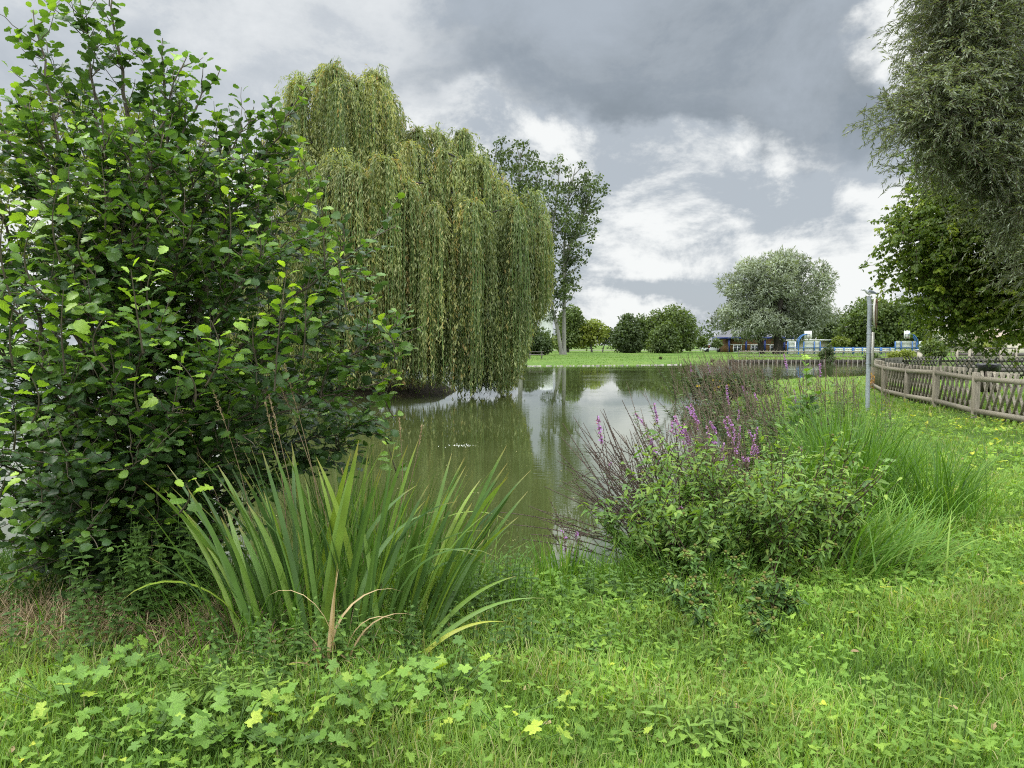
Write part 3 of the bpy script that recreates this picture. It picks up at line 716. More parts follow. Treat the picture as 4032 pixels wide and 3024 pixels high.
def build_poplars():
    def poplar(label, D, base, stems, clusters, nleaf, mist, seed, r0):
        rng = np.random.default_rng(seed); b = gp(base, 1396, 0); b = at(base, 1390, D); b[2] = H1(b[0], D)
        root = thing('poplar_tree', label, 'tree', b, 'tall poplars with mistletoe')
        a = Acc(); pts_all = []
        for s in stems:
            p = np.array([at(x, y, D + dy) for x, y, dy in s]); p[0, 2] = b[2] - .2
            t = np.linspace(0, 1, len(p)); tt = np.linspace(0, 1, 24)
            q = np.stack([np.interp(tt, t, p[:, k]) for k in range(3)], 1)
            q[1:-1] = (q[:-2] + q[1:-1] * 2 + q[2:]) / 4
            a.tube(q, np.linspace(r0, .06, 24) * np.where(np.arange(24) == 0, 1.3, 1), 8); pts_all.append(q)
        ST = np.concatenate([q[6:] for q in pts_all])
        L = Acc(); poly = outline_world(clusters, D)
        c, r = clumps(poly, D, 95, 1.25, rng, .8, .4)
        for cc, rr in zip(c, r):
            # ascending branch from a lower stem point
            dd = np.linalg.norm((ST - cc) * np.array([1, 1, .6]) + np.array([0, 0, 1.2]), axis=1) + np.where(ST[:, 2] > cc[2] - .8, 8, 0)
            s = ST[np.argmin(dd)]
            t = np.linspace(0, 1, 6)[:, None]; m = s * .45 + cc * .55 + np.array([0, 0, -.25 * np.linalg.norm(cc - s)])* .6
            a.tube((1 - t) ** 2 * s + 2 * t * (1 - t) * m + t * t * cc, np.linspace(.11, .03, 6), 4)
            k = max(12, int(nleaf / 95 * (rr / 1.0) ** 2))
            P, d = leaf_clump_points(cc, rr, k, rng, .15)
            put(L, DIAW, P, unit(d * .4 + rng.normal(0, .7, (k, 3)) + np.array([0, 0, -.2])), unit(rng.normal(0, .8, (k, 3)) + d + np.array([0, 0, .3])), .42 * (.6 + .7 * rng.random(k)), np.clip(rng.random() * .5 + .5 * rng.random(k), 0, 1))
        for q in pts_all:   # epicormic leaves along the trunk
            for p in q[5:20:1]:
                k = 22; P, d = leaf_clump_points(p, .8, k, rng, .3)
                put(L, DIAW, P, unit(d + rng.normal(0, .6, d.shape)), unit(d + rng.normal(0, .5, d.shape)), .36, rng.random(k) * .7)
        a.build('trunk', M['bark_poplar'], root, True); L.build('crown', M['poplar'], root)
        for (mx, my, mr) in mist:
            c = at(mx, my, D - .4); k = 320; A = Acc()
            P, d = leaf_clump_points(c, mr, k, rng, .35)
            put(A, DIAN, P, unit(d + rng.normal(0, .5, d.shape)), unit(rng.normal(size=d.shape)), .42, rng.random(k))
            A.build('mistletoe_clump', M['mistletoe'], root)
    s0 = lambda x, y: (1000 + x * .8437, 200 + y * .8437)
    poplar('tall poplar with forked pale trunk and dark mistletoe balls on the far lawn', 118, 2215,
           [[(2222, 1396, 0), (2222, 1250, 0), (2220, 1080, 0), (2222, 950, 0), (2235, 800, 0), (2265, 660, 0)],
            [(2212, 1396, -.3), (2195, 1290, -.3), (2170, 1200, -.5), (2160, 1100, -.8), (2168, 960, -1), (2190, 800, -1), (2200, 690, -1)],
            [(2220, 1396, .3), (2222, 1080, .4), (2240, 980, .8), (2280, 880, 1.2), (2340, 760, 1.5)]],
           [s0(*p) for p in [(1330, 980), (1345, 700), (1360, 600), (1370, 500), (1440, 485), (1480, 530), (1530, 500), (1570, 560), (1650, 600), (1655, 640), (1620, 760), (1610, 840), (1570, 940), (1540, 1000), (1520, 1120), (1440, 1200), (1350, 1150)]],
           5800, [s0(1470, 640) + (.95,), s0(1525, 668) + (1.1,), s0(1432, 825) + (1.0,), s0(1495, 838) + (1.3,), s0(1480, 970) + (1.1,), s0(1465, 1080) + (.8,), s0(1375, 1235) + (1.1,), s0(1430, 1140) + (.7,)], 31, .31)
    poplar('second poplar half hidden behind the right edge of the weeping willow', 110, 2052,
           [[(2053, 1400, 0), (2048, 1250, 0), (2044, 1100, 0), (2040, 900, 0), (2045, 720, 0), (2050, 600, 0)],
            [(2053, 1400, .2), (2046, 1150, .2), (2075, 950, .5), (2110, 760, .8), (2120, 640, .8)],
            [(2053, 1400, .2), (2042, 1100, .2), (2000, 900, .5), (1960, 720, .8), (1920, 600, .8)]],
           [s0(*p) for p in [(1060, 560), (1050, 450), (1085, 435), (1110, 500), (1130, 410), (1200, 405), (1260, 430), (1310, 445), (1350, 480), (1360, 560), (1350, 700), (1300, 800), (1290, 950), (1290, 1150), (1240, 1280), (1200, 1150), (1150, 900), (1120, 700)]],
           5800, [s0(1245, 660) + (1.0,), s0(1265, 1020) + (.8,)], 32, .34)

def build_weeping_willow():
    rng = np.random.default_rng(41); D = 30.0
    opx = [(1000, 1000), (1040, 650), (1100, 430), (1180, 300), (1240, 265), (1330, 268), (1400, 320), (1480, 268), (1545, 380), (1600, 470), (1690, 520), (1720, 490), (1830, 515), (1890, 600), (1990, 720), (2080, 770), (2140, 830), (2172, 930), (2150, 1060), (1900, 1050), (1500, 1060), (1200, 1080)]
    poly = outline_world(opx, D)
    b = np.array([-6.2, 31.6, H1(-6.2, 31.6)])
    root = thing('weeping_willow', 'great weeping willow trailing its curtain of branches into the pond', 'tree', b)
    ctr, r = clumps(poly, D, 88, 1.15, rng, .95, .5)
    # a tier of heads that sits at the very outline
    hd = outline_world([(1180, 330), (1250, 290), (1320, 295), (1480, 300), (1530, 400), (1640, 530), (1720, 520), (1820, 540), (1880, 640), (1430, 740), (1360, 790), (1570, 720), (1640, 800), (1880, 860), (2090, 790), (2140, 860), (2030, 860), (1740, 880), (1950, 790), (1480, 770), (2100, 950), (1400, 335), (1430, 420)], D)
    yo = np.array([0, .5, -.3, .2, .1, 0, .4, -.2, .3, -3.6, -3.4, -3.4, -3.0, -2.9, -.3, 0, -2.0, -3.2, -1.0, -3.8, .5, 0, -.6]) + D
    hc = np.stack([hd[:, 0], yo, hd[:, 1]], 1)
    heads = np.concatenate([ctr, hc]); 
    a = Acc()
    tr = np.array([b + (0, 0, -.2), b + (.1, 0, 1.2), b + (-.1, -.1, 2.6), b + (.2, 0, 4.2), b + (.6, 0, 6.0), b + (.9, 0, 7.5)])
    skeleton(a, tr, heads, .55, rmin=.012, rng=rng); a.build('trunk', M['bark_dark'], root, True)
    L = Acc(); S = Acc()
    zmin_at = lambda x: np.interp(x, [-12, -7, -6, -2.4, -1.9, -.6, -.1, .35, .8, 1.5, 2], [.0, .0, .06, .02, -.28, -.2, -.25, .6, 2.0, 3.0, 4.2])
    for i, h in enumerate(heads):
        ns_ = 40 if i < len(ctr) else 90
        if h[2] > 8.6: ns_ = int(ns_ * .7)
        hoff = rng.normal(0, .13); ns_ = int(ns_ * rng.uniform(.7, 1.25))
        az = rng.random(ns_) * 2 * pi
        front = h[1] < D - 1.5
        for k in range(ns_):
            reach = rng.uniform(.15, 1.0) * (1.0 if i < len(ctr) else .85)
            rise = rng.uniform(.0, .42) if rng.random() < .8 else rng.uniform(.4, .8)
            ztgt = h[2] - rng.uniform(1.4, 4.2) * (1.25 if front else 1)
            if h[2] < 5.6 or (front and rng.random() < .35): ztgt = rng.uniform(-.5, .9) if rng.random() < .7 else rng.uniform(.5, 3)
            ex = h[0] + cos(az[k]) * reach; ey = h[1] + sin(az[k]) * reach
            if ex > 1.55: continue
            ztgt = max(ztgt, float(zmin_at(ex)) + rng.uniform(0, .25))
            Lz = h[2] - ztgt
            if Lz < .4: continue
            n = 14
            t = np.linspace(0, 1, n)
            out = 1 - np.exp(-t * 5)
            sway = .10 * np.sin(t * 4 + rng.random() * 6)
            x = h[0] + cos(az[k]) * reach * out + sway * t * .6
            y = h[1] + sin(az[k]) * reach * out + sway[::-1] * t * .4
            z = h[2] + rise * np.sin(np.minimum(t * 4, 1) * pi * .5) * np.exp(-t * 1.5) * 1.2 - Lz * t ** 1.35
            tl = np.clip((rng.normal(.44 + hoff, .13)), 0, .78)
            if rng.random() < .06: tl = rng.uniform(.8, 1.0)
            pts = np.stack([x, y, z], 1)
            wdt = .008
            sd = np.array([cos(az[k] + 1.3), sin(az[k] + 1.3), 0]) * wdt
            vv = np.stack([pts - sd, pts + sd], 1).reshape(-1, 3)
            ff = np.array([[2 * q, 2 * q + 1, 2 * q + 3, 2 * q + 2] for q in range(n - 1)])
            S.add(vv, ff, (.8, 0, 0))
            Ltot = np.linalg.norm(np.diff(pts, axis=0), axis=1).sum()
            m = int(Ltot * 17)
            s = np.sort(rng.random(m)) ; 
            P = np.stack([np.interp(s, t, pts[:, q]) for q in range(3)], 1)
            tan = np.stack([np.interp(s, t, np.gradient(pts[:, q])) for q in range(3)], 1)
            side = unit(rng.normal(size=(m, 3)))
            P = P + rng.normal(0, .04, (m, 3))
            T = unit(unit(tan) * .8 + side * .65 + np.array([0, 0, -.45]))
            put(L, DIAN, P, T, unit(rng.normal(size=(m, 3)) + np.array([0, 0, .5])), .155 * (.65 + .7 * rng.random(m)), np.clip(tl + rng.normal(0, .1, m), 0, 1))
    # the curtain itself: long switches that trail down to the water round the front and right of the crown
    for k in range(1500):
        q = rng.random()
        if q < .8:
            x0 = rng.uniform(-11.5, .35); y0 = 31.6 - math.sqrt(max(0, 1 - ((x0 + 5.2) / 6.6) ** 2)) * rng.uniform(2.6, 4.4)
        else:
            x0 = rng.uniform(-.6, .6); y0 = rng.uniform(27.5, 33)
        zt = rng.uniform(2.0, 5.6); zb = float(zmin_at(x0)) + rng.gamma(1.1, .22 if x0 > -2.4 else .40)
        if zt - zb < .8: continue
        n = 12; t = np.linspace(0, 1, n); ph = rng.random() * 6.28
        pts = np.stack([x0 + .16 * (1 - np.exp(-4 * t)) * cos(ph) + .06 * np.sin(4 * t + ph) * t, y0 + .16 * (1 - np.exp(-4 * t)) * sin(ph) + .05 * np.cos(3 * t + ph) * t, zt + (zb - zt) * t ** 1.1], 1)
        sd = np.array([.006, 0, 0]); vv = np.stack([pts - sd, pts + sd], 1).reshape(-1, 3)
        S.add(vv, np.array([[2 * i, 2 * i + 1, 2 * i + 3, 2 * i + 2] for i in range(n - 1)]), (.8, 0, 0))
        m = int((zt - zb) * 19); s = rng.random(m)
        P = np.stack([np.interp(s, t, pts[:, i]) for i in range(3)], 1)
        tl = np.clip(rng.normal(.36, .16), 0, .75)
        if rng.random() < .10 or abs(x0 + 4.3) < .35: tl = rng.uniform(.75, 1.0)
        P = P + rng.normal(0, .035, (m, 3))
        T = unit(np.array([0, 0, -.9]) + unit(rng.normal(size=(m, 3))) * .65)
        put(L, DIAN, P, T, unit(rng.normal(size=(m, 3)) + np.array([0, 0, .5])), .16 * (.6 + .7 * rng.random(m)), np.clip(tl + rng.normal(0, .1, m), 0, 1))
    L.build('crown', M['wwillow'], root); S.build('hanging_twigs', M['stem_green'], root)

def build_back_left_tree():
    far_tree('oak_tree', 'pale leafed tree glimpsed behind the top left of the big alder shrub', 'tree',
             [(-300, 1000), (-200, 500), (60, 420), (160, 350), (230, 330), (330, 400), (480, 430), (700, 470), (900, 520), (1000, 640), (1020, 900), (900, 1100), (300, 1150)], 22, 300, 'yellow_tree', 90, 11000, .13, 1.0, .22, tpl=DIAW, seed=61, tint=(0, .55), trunk_top=(400, 800))

def build_right_trees():
    # ---- white willow, near
    rng = np.random.default_rng(71); D = 15.0
    opx = [(3760, -500), (3800, -120), (3760, 30), (3790, 120), (3770, 210), (3660, 270), (3590, 340), (3610, 410), (3680, 490), (3720, 530), (3800, 570), (3920, 610), (4040, 680), (4110, 790), (4170, 950), (4180, 1150), (4190, 1230), (4200, 1250), (4700, 1200), (5000, 600), (4800, -400)]
    poly = outline_world(opx, D)
    b = np.array([15.2, 17.5, 0.0])
    root = thing('white_willow', 'tall grey green willow overhanging the top right corner', 'tree', b)
    vis = np.array([p for p in opx if p[0] <= 4200] + [(4250, 900), (4250, -450)])
    c1, r1 = clumps(outline_world([tuple(p) for p in vis], D), D + .8, 155, .6, rng, .8, .6)
    c2, r2 = clumps(outline_world([(4250, -400), (4250, 1250), (4700, 1200), (5000, 600), (4800, -350)], D), D + 1.2, 60, .9, rng, .8, .6)
    ctr = np.concatenate([c1, c2])
    ctr[:, 1] += (ctr[:, 0] - 8) * .25
    a = Acc()
    tr = np.array([b + (0, 0, -.2), b + (0, 0, 1.5), b + (-.3, 0, 3), b + (-.5, -.2, 4.6), b + (-.9, -.4, 6.4), b + (-1.2, -.6, 8.4)])
    skeleton(a, tr, ctr, .5, rmin=.007, rng=rng)
    L = Acc(); S = Acc()
    for ci, c in enumerate(ctr):
        nt_ = 40 if ci < len(c1) else 24
        PP = []; TT = []
        for k in range(nt_):
            d = unit(rng.normal(size=3) * np.array([1, 1, .7]) + np.array([-.35, -.15, .25]))
            ln = rng.uniform(.35, .85); n = 9; t = np.linspace(0, 1, n)
            st = c + rng.normal(0, .28, 3)
            pts = st + d * (t * ln)[:, None] + np.array([0, 0, -1.]) * (.42 * ln * t ** 2)[:, None]
            S.tube(pts[::2], .0035, 3)
            m = int(ln * 36)
            s_ = .05 + .95 * (np.arange(m) + rng.random(m)) / m
            P = np.stack([np.interp(s_, t, pts[:, q]) for q in range(3)], 1)
            tan = np.gradient(pts, axis=0); tan = unit(np.stack([np.interp(s_, t, tan[:, q]) for q in range(3)], 1))
            PP.append(P); TT.append(tan)
        P = np.concatenate(PP); tan = np.concatenate(TT); m = len(P)
        T = unit(tan * .9 + unit(np.cross(tan, rng.normal(size=(m, 3)))) * .6)
        put(L, DIAS, P, T, unit(rng.normal(size=(m, 3)) * .7 + np.array([0, 0, .7])), rng.uniform(.085, .135, m), np.clip(rng.normal(.45, .08) + rng.normal(0, .2, m), 0, 1))
    # hanging wisp over the fence and a sprig into the sky
    a.build('trunk', M['bark_dark'], root, True); L.build('crown', M['rwillow'], root); S.build('twigs', M['stem_dark'], root)
    # ---- box elder behind it
    rng = np.random.default_rng(72); D = 21.0
    opx = [(3650, 660), (3710, 700), (3660, 780), (3580, 840), (3530, 880), (3480, 940), (3540, 975), (3590, 1000), (3560, 1050), (3530, 1110), (3600, 1150), (3630, 1175), (3640, 1190), (3660, 1130), (3700, 1120), (3640, 1190), (3660, 1230), (3720, 1280), (3800, 1300), (3900, 1300), (4200, 1290), (4500, 1150), (4500, 700), (3900, 600), (3700, 560)]
    poly = outline_world(opx, D)
    b = np.array([17.2, 22.5, 0.0])
    root = thing('box_elder', 'yellow green maple like tree beneath the overhanging willow at right', 'tree', b)
    ctr, r = clumps(poly, D, 185, .75, rng, .6, .6)
    a = Acc()
    tr = np.array([b + (0, 0, -.2), b + (0, 0, 1.2), b + (-.2, 0, 2.2), b + (-.6, 0, 3.3), b + (-1.2, -.1, 4.4), b + (-1.8, -.2, 5.4)])
    skeleton(a, tr, ctr, .38, rmin=.015, rng=rng)
    L = Acc(); S = Acc()
    for c in ctr:
        nt_ = 26 if c[0] < 15.5 else 12
        for k in range(nt_):
            d = unit(rng.normal(size=3) * np.array([1, 1, .5]) + np.array([-.3, -.1, .1]))
            ln = rng.uniform(.35, .85); n = 7; t = np.linspace(0, 1, n); st = c + rng.normal(0, .28, 3)
            pts = st + d * (t * ln)[:, None] + np.array([0, 0, -1.]) * (.35 * ln * t ** 2)[:, None]
            S.tube(pts[::2], .005, 3)
            m = int(ln * 30)
            s = rng.random(m); P = np.stack([np.interp(s, t, pts[:, q]) for q in range(3)], 1)
            hd = unit(rng.normal(size=(m, 3)) * np.array([1, 1, .3]) + d * .6)
            P = P + hd * .06
            tl = np.clip(rng.normal(.5, .2) + rng.normal(0, .12, m), 0, 1)
            for rot in (-.7, 0, .7):
                cs, sn = cos(rot), sin(rot)
                h2 = np.stack([hd[:, 0] * cs - hd[:, 1] * sn, hd[:, 0] * sn + hd[:, 1] * cs, hd[:, 2] - .75], 1)
                put(L, OVATE, P, unit(h2), unit(rng.normal(size=(m, 3)) * .4 + np.array([0, -.2, .9])), rng.uniform(.06, .10, m), tl)
    a.build('trunk', M['bark_dark'], root, True); L.build('crown', M['maple'], root); S.build('twigs', M['stem_dark'], root)

def alder_leaf_twig(L, pts, rng, size, tint, step=.042, tipbright=.0, start=.12):
    seg = np.linalg.norm(np.diff(pts, axis=0), axis=1); s = np.concatenate([[0], np.cumsum(seg)]); ln = s[-1]
    m = max(3, int(ln / step)); q = np.linspace(start, 1, m)
    P = np.stack([np.interp(q * ln, s, pts[:, k]) for k in range(3)], 1)
    tan = np.gradient(pts, axis=0); tan = unit(np.stack([np.interp(q * ln, s, tan[:, k]) for k in range(3)], 1))
    up = np.array([0, 0, 1.])
    side = unit(np.cross(tan, up) + 1e-6) * np.where(np.arange(m) % 2, 1, -1)[:, None]
    rot = rng.normal(0, .5, (m, 1))
    T = unit(tan * .55 + side * (1 + rot * .3) + up * rng.normal(.05, .3, (m, 1)) + rng.normal(0, .25, (m, 3)))
    nn = unit(up + rng.normal(0, .40, (m, 3)) + tan * .25 + np.array([0, -.08, 0]))
    sz = size * (.7 + .55 * rng.random(m)) * np.interp(q, [0, .7, 1], [1, 1, .6])
    ti = np.clip(tint + rng.normal(0, .1, m) + tipbright * np.clip((q - .45) / .55, 0, 1), 0, 1)
    k = rng.integers(4, size=m)
    for j in range(4):
        w = k == j
        put(L, ALD[j], (P + T * .018)[w], T[w], nn[w], sz[w], ti[w])

def build_alder():
    rng = np.random.default_rng(81)
    b = np.array([-2.75, 5.5, -.02])
    root = thing('alder_shrub', 'tall glossy dark green alder shrub filling the left foreground', 'shrub', b)
    A = Acc(); L = Acc()
    # stem tips (pixel, pixel, distance): leaders and outer branch ends seen against sky and willow
    tips = [(430, -120, 5.3), (130, 40, 5.2), (300, -60, 5.5), (740, 215, 5.2), (870, 265, 5.4), (1210, 340, 5.1), (1000, 420, 5.6), (60, 330, 5.0), (-150, 250, 5.5), (600, 330, 5.8), (640, 150, 5.4),
            (1190, 560, 5.4), (1250, 720, 5.0), (1560, 890, 4.9), (1310, 860, 5.6), (1660, 1285, 5.0), (1570, 1480, 4.9), (1480, 1180, 5.5), (1440, 1050, 5.4), (1560, 1640, 5.4), (1400, 1740, 5.2), (1480, 1400, 5.7), (1330, 1600, 5.9),
            (-100, 600, 4.8), (-200, 900, 4.6), (100, 640, 5.6), (300, 500, 5.9), (480, 420, 5.9), (800, 480, 5.9), (1100, 560, 6.0), (200, 240, 5.6), (-300, 1200, 4.8), (-250, 1500, 4.5), (-150, 1800, 4.4),
            (1000, 640, 4.9), (820, 560, 4.8), (1180, 900, 4.7), (640, 520, 4.7), (380, 380, 4.8), (200, 700, 4.6), (500, 800, 4.5), (760, 860, 4.4), (1000, 1000, 4.5), (1260, 1250, 4.6), (350, 1150, 4.3), (120, 1080, 4.3), (640, 1250, 4.2), (940, 1380, 4.3), (1200, 1520, 4.5), (420, 1500, 4.1), (150, 1420, 4.1), (720, 1600, 4.2), (1010, 1700, 4.4), (260, 1780, 4.0), (540, 1820, 4.1), (820, 1850, 4.3), (80, 1980, 4.0), (350, 2080, 4.1), (640, 2060, 4.3),
            (1180, 1280, 5.8), (900, 1100, 6.0), (500, 1100, 6.2), (150, 1000, 6.2), (700, 1500, 6.2), (300, 1500, 6.2), (1000, 1550, 6.0), (1150, 1750, 5.6), (-100, 1600, 5.8), (200, 1950, 5.2), (600, 1950, 5.4), (900, 1980, 5.2), (-50, 2150, 4.6), (180, 2200, 4.5), (470, 2230, 4.6), (900, 2120, 4.7), (-60, 1300, 5.2), (-20, 1700, 5.0), (-120, 2000, 4.6), (60, 2250, 4.4), (330, 2330, 4.4), (620, 2300, 4.6), (760, 2200, 4.9), (-80, 1100, 5.8), (60, 1550, 5.9), (20, 1850, 5.6), (420, 1750, 5.6), (760, 1780, 5.6), (1080, 1880, 5.2), (250, 2150, 5.0), (560, 2120, 5.0)]
    for i, (px, py, D) in enumerate(tips):
        p = at(px, py, D)
        s = b + np.array([rng.normal(0, .22), rng.normal(0, .18), -.05])
        hz = p[2] - s[2]
        d = p - s; out = d.copy(); out[2] = 0
        c1 = s + out * .12 + np.array([0, 0, .55 * max(hz, .5)]) if hz > 1.2 else s + out * .4 + np.array([0, 0, .45 + .3 * hz])
        c2 = s + out * .6 + np.array([0, 0, .80 * hz + .05]) 
        t = np.linspace(0, 1, 22)[:, None]
        P = (1 - t) ** 3 * s + 3 * t * (1 - t) ** 2 * c1 + 3 * t * t * (1 - t) * c2 + t ** 3 * p
        P[1:-1] += rng.normal(0, .012, (20, 3))
        ln = np.linalg.norm(np.diff(P, axis=0), axis=1).sum()
        r0 = .010 + .0042 * ln
        if i == 0: r0 = .036
        A.tube(P, np.linspace(r0, .0028, 22), 6)
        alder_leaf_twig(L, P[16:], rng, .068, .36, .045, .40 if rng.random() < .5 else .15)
        nt_ = int(ln * (13 if D < 5.7 else 9))
        if py < 330 or (px > 1150 and py < 1000): nt_ = int(nt_ * .55)
        for k in range(nt_):
            q = rng.uniform(.30, .96) ** .8 ; j = min(20, int(q * 21)); o = P[j]
            tan = unit(P[j + 1] - P[j])
            sd = unit(np.cross(tan, rng.normal(size=3)))
            dirn = unit(tan * .65 + sd * .9 + np.array([0, -.12, .22]))
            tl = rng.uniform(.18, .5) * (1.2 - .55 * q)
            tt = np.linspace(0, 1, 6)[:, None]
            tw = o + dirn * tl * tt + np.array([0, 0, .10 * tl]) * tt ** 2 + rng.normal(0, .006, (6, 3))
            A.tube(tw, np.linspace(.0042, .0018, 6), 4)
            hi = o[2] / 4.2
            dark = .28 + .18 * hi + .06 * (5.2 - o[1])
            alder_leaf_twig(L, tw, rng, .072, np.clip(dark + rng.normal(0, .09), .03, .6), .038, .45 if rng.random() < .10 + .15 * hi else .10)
    # bright young shoots growing up through the front
    for (px, py, hpx, D) in [(150, 860, 300, 3.9), (420, 1240, 220, 3.7), (700, 1420, 160, 3.9), (1000, 1240, 200, 4.2), (1200, 1150, 260, 4.4), (60, 1180, 260, 3.8), (1330, 1000, 220, 4.7), (1500, 1270, 160, 4.8), (980, 860, 220, 4.5), (400, 640, 260, 4.4), (620, 1010, 240, 4.1), (515, 1060, 330, 3.9), (250, 1140, 330, 3.7), (830, 1260, 260, 4.1), (1130, 1060, 480, 4.2), (40, 760, 420, 4.0), (230, 730, 300, 4.1), (120, 1480, 200, 3.8), (540, 1460, 160, 3.8), (330, 880, 200, 4.2), (1170, 600, 260, 4.9), (1240, 760, 300, 4.8), (730, 1900, 120, 3.7), (20, 1880, 180, 3.6), (1560, 1480, 160, 4.9), (1530, 1760, 120, 5.0), (900, 780, 260, 4.6), (60, 1620, 150, 3.8)]:
        p0 = at(px + rng.normal(0, 30), py + hpx, D + .15); p1 = at(px, py, D)
        t = np.linspace(0, 1, 9)[:, None]
        tw = p0 * (1 - t) + p1 * t + np.array([.05 * rng.normal(), 0, 0]) * np.sin(t * pi)
        A.tube(tw, np.linspace(.006, .002, 9), 5, tint=.9)
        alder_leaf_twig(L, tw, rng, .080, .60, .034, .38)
    A.build('stems', M['bark_alder'], root, True); L.build('crown', M['alder'], root, True)

# ------------------------------------------------------------------ foreground plants
def build_iris():
    rng = np.random.default_rng(91)
    b = np.array([-1.0, 4.15, 0.0]); b[2] = H1(b[0], b[1])
    root = thing('yellow_iris', 'large clump of upright sword leaved iris at the water edge', 'plant', b)
    a = Acc(); n = 150
    u = rng.uniform(-1, 1, n)
    x = -.94 + u * .52 + rng.normal(0, .05, n); y = 4.12 + rng.uniform(-.22, .40, n)
    P = np.stack([x, y, hgt(x, y) - .02], 1)
    az = np.where(u + rng.normal(0, .35, n) > 0, 0.0, pi) + rng.normal(0, .45, n)
    lean = np.abs(u) * .36 + np.abs(rng.normal(0, .10, n)); bend = np.abs(rng.normal(.16, .18, n)) + np.abs(u) * .2 + np.where(rng.random(n) < .12, rng.uniform(.8, 1.9, n), 0)
    Hh = rng.uniform(.62, 1.14, n); 
    tint = np.clip(rng.normal(.42, .24, n), .0, .85)
    blades(a, P, Hh, rng.uniform(.022, .044, n), az, lean, bend, tint, 11, .22, ([0, .1, .55, .8, .94, 1], [.8, 1, 1, .75, .38, .03]), rng.uniform(-1.1, 1.1, n) + pi / 2 * 0)
    # named outliers: (base px, tip px, D)
    for (bx, by, tx, ty, D, wd, ti) in [(1750, 2420, 2010, 1800, 4.6, .036, .35), (1720, 2480, 2060, 2080, 4.4, .034, .35), (1660, 2560, 2050, 2320, 4.2, .034, .62), (1650, 2590, 2160, 2430, 4.1, .036, .55), (1640, 2600, 2010, 2505, 4.0, .034, .92), (1060, 2330, 640, 1960, 4.4, .034, .45), (1000, 2450, 510, 2000, 4.5, .024, .4), (1150, 2200, 980, 1800, 4.6, .034, .4), (1420, 2420, 1690, 2010, 4.35, .036, .72), (1310, 2330, 1160, 2030, 4.2, .034, .5), (1120, 2370, 1190, 2180, 4.1, .03, .95)]:
        p0 = gp(bx, by, .02); D0 = p0[1]; p1 = at(tx, ty, D0 + .0)
        dx = p1[0] - p0[0]; dz = p1[2] - p0[2]; LL = math.hypot(dx, dz) * 1.06
        an = math.atan2(abs(dx), max(dz, .01))
        blades(a, p0, LL, wd, 0 if dx > 0 else pi, an * .62, an * .75, ti, 12, .2, ([0, .1, .55, .8, .94, 1], [.8, 1, 1, .75, .38, .03]), .9)
    a.build('leaves', M['iris'], root, True)
    # dead, bent leaves and seed pods in the middle
    d = Acc()
    for (bx, by, h, lean, bend, az) in [(1290, 2640, .62, .1, 2.2, .4), (1330, 2660, .66, .05, 2.4, 2.8), (1290, 2660, .5, .1, .3, 1.2), (1360, 2640, .5, .3, 1.8, 0), (1310, 2650, .58, .06, .4, 5.2), (1350, 2630, .48, .2, 1.9, 5.9), (1270, 2600, .30, .3, 2.0, 3.1), (1320, 2640, .2, .6, 1.8, 5.5), (1345, 2480, .45, .15, 2.7, 5.8)]:
        p0 = gp(bx, by, .02); blades(d, p0, h, .017, az, lean, bend, rng.uniform(.5, 1), 9, .3, None, .6)
    for k in range(26):
        p0 = gp(rng.uniform(1230, 1420), rng.uniform(2580, 2700), .01); blades(d, p0, rng.uniform(.14, .34), .014, rng.random() * 6.28, rng.uniform(.2, 1.0), rng.uniform(.8, 2.4), rng.uniform(0, .4), 5)
    d.build('dead_leaves', M['dead'], root)
    for (px, py, an) in [(1335, 2400, .2), (1350, 2450, 1.0), (1318, 2435, -.9), (1360, 2425, 1.3)]:
        s = Acc(); c = at(px, py, 4.2); ax = unit(np.array([sin(an), -.2, cos(an) * .6 - .2]))
        t = np.linspace(-1, 1, 9)
        s.tube(c + ax * (t * .033)[:, None], .0115 * np.sqrt(np.maximum(.02, 1 - t ** 2)), 6, cap=True); s.build('seed_pod', M['pod'], root, True)

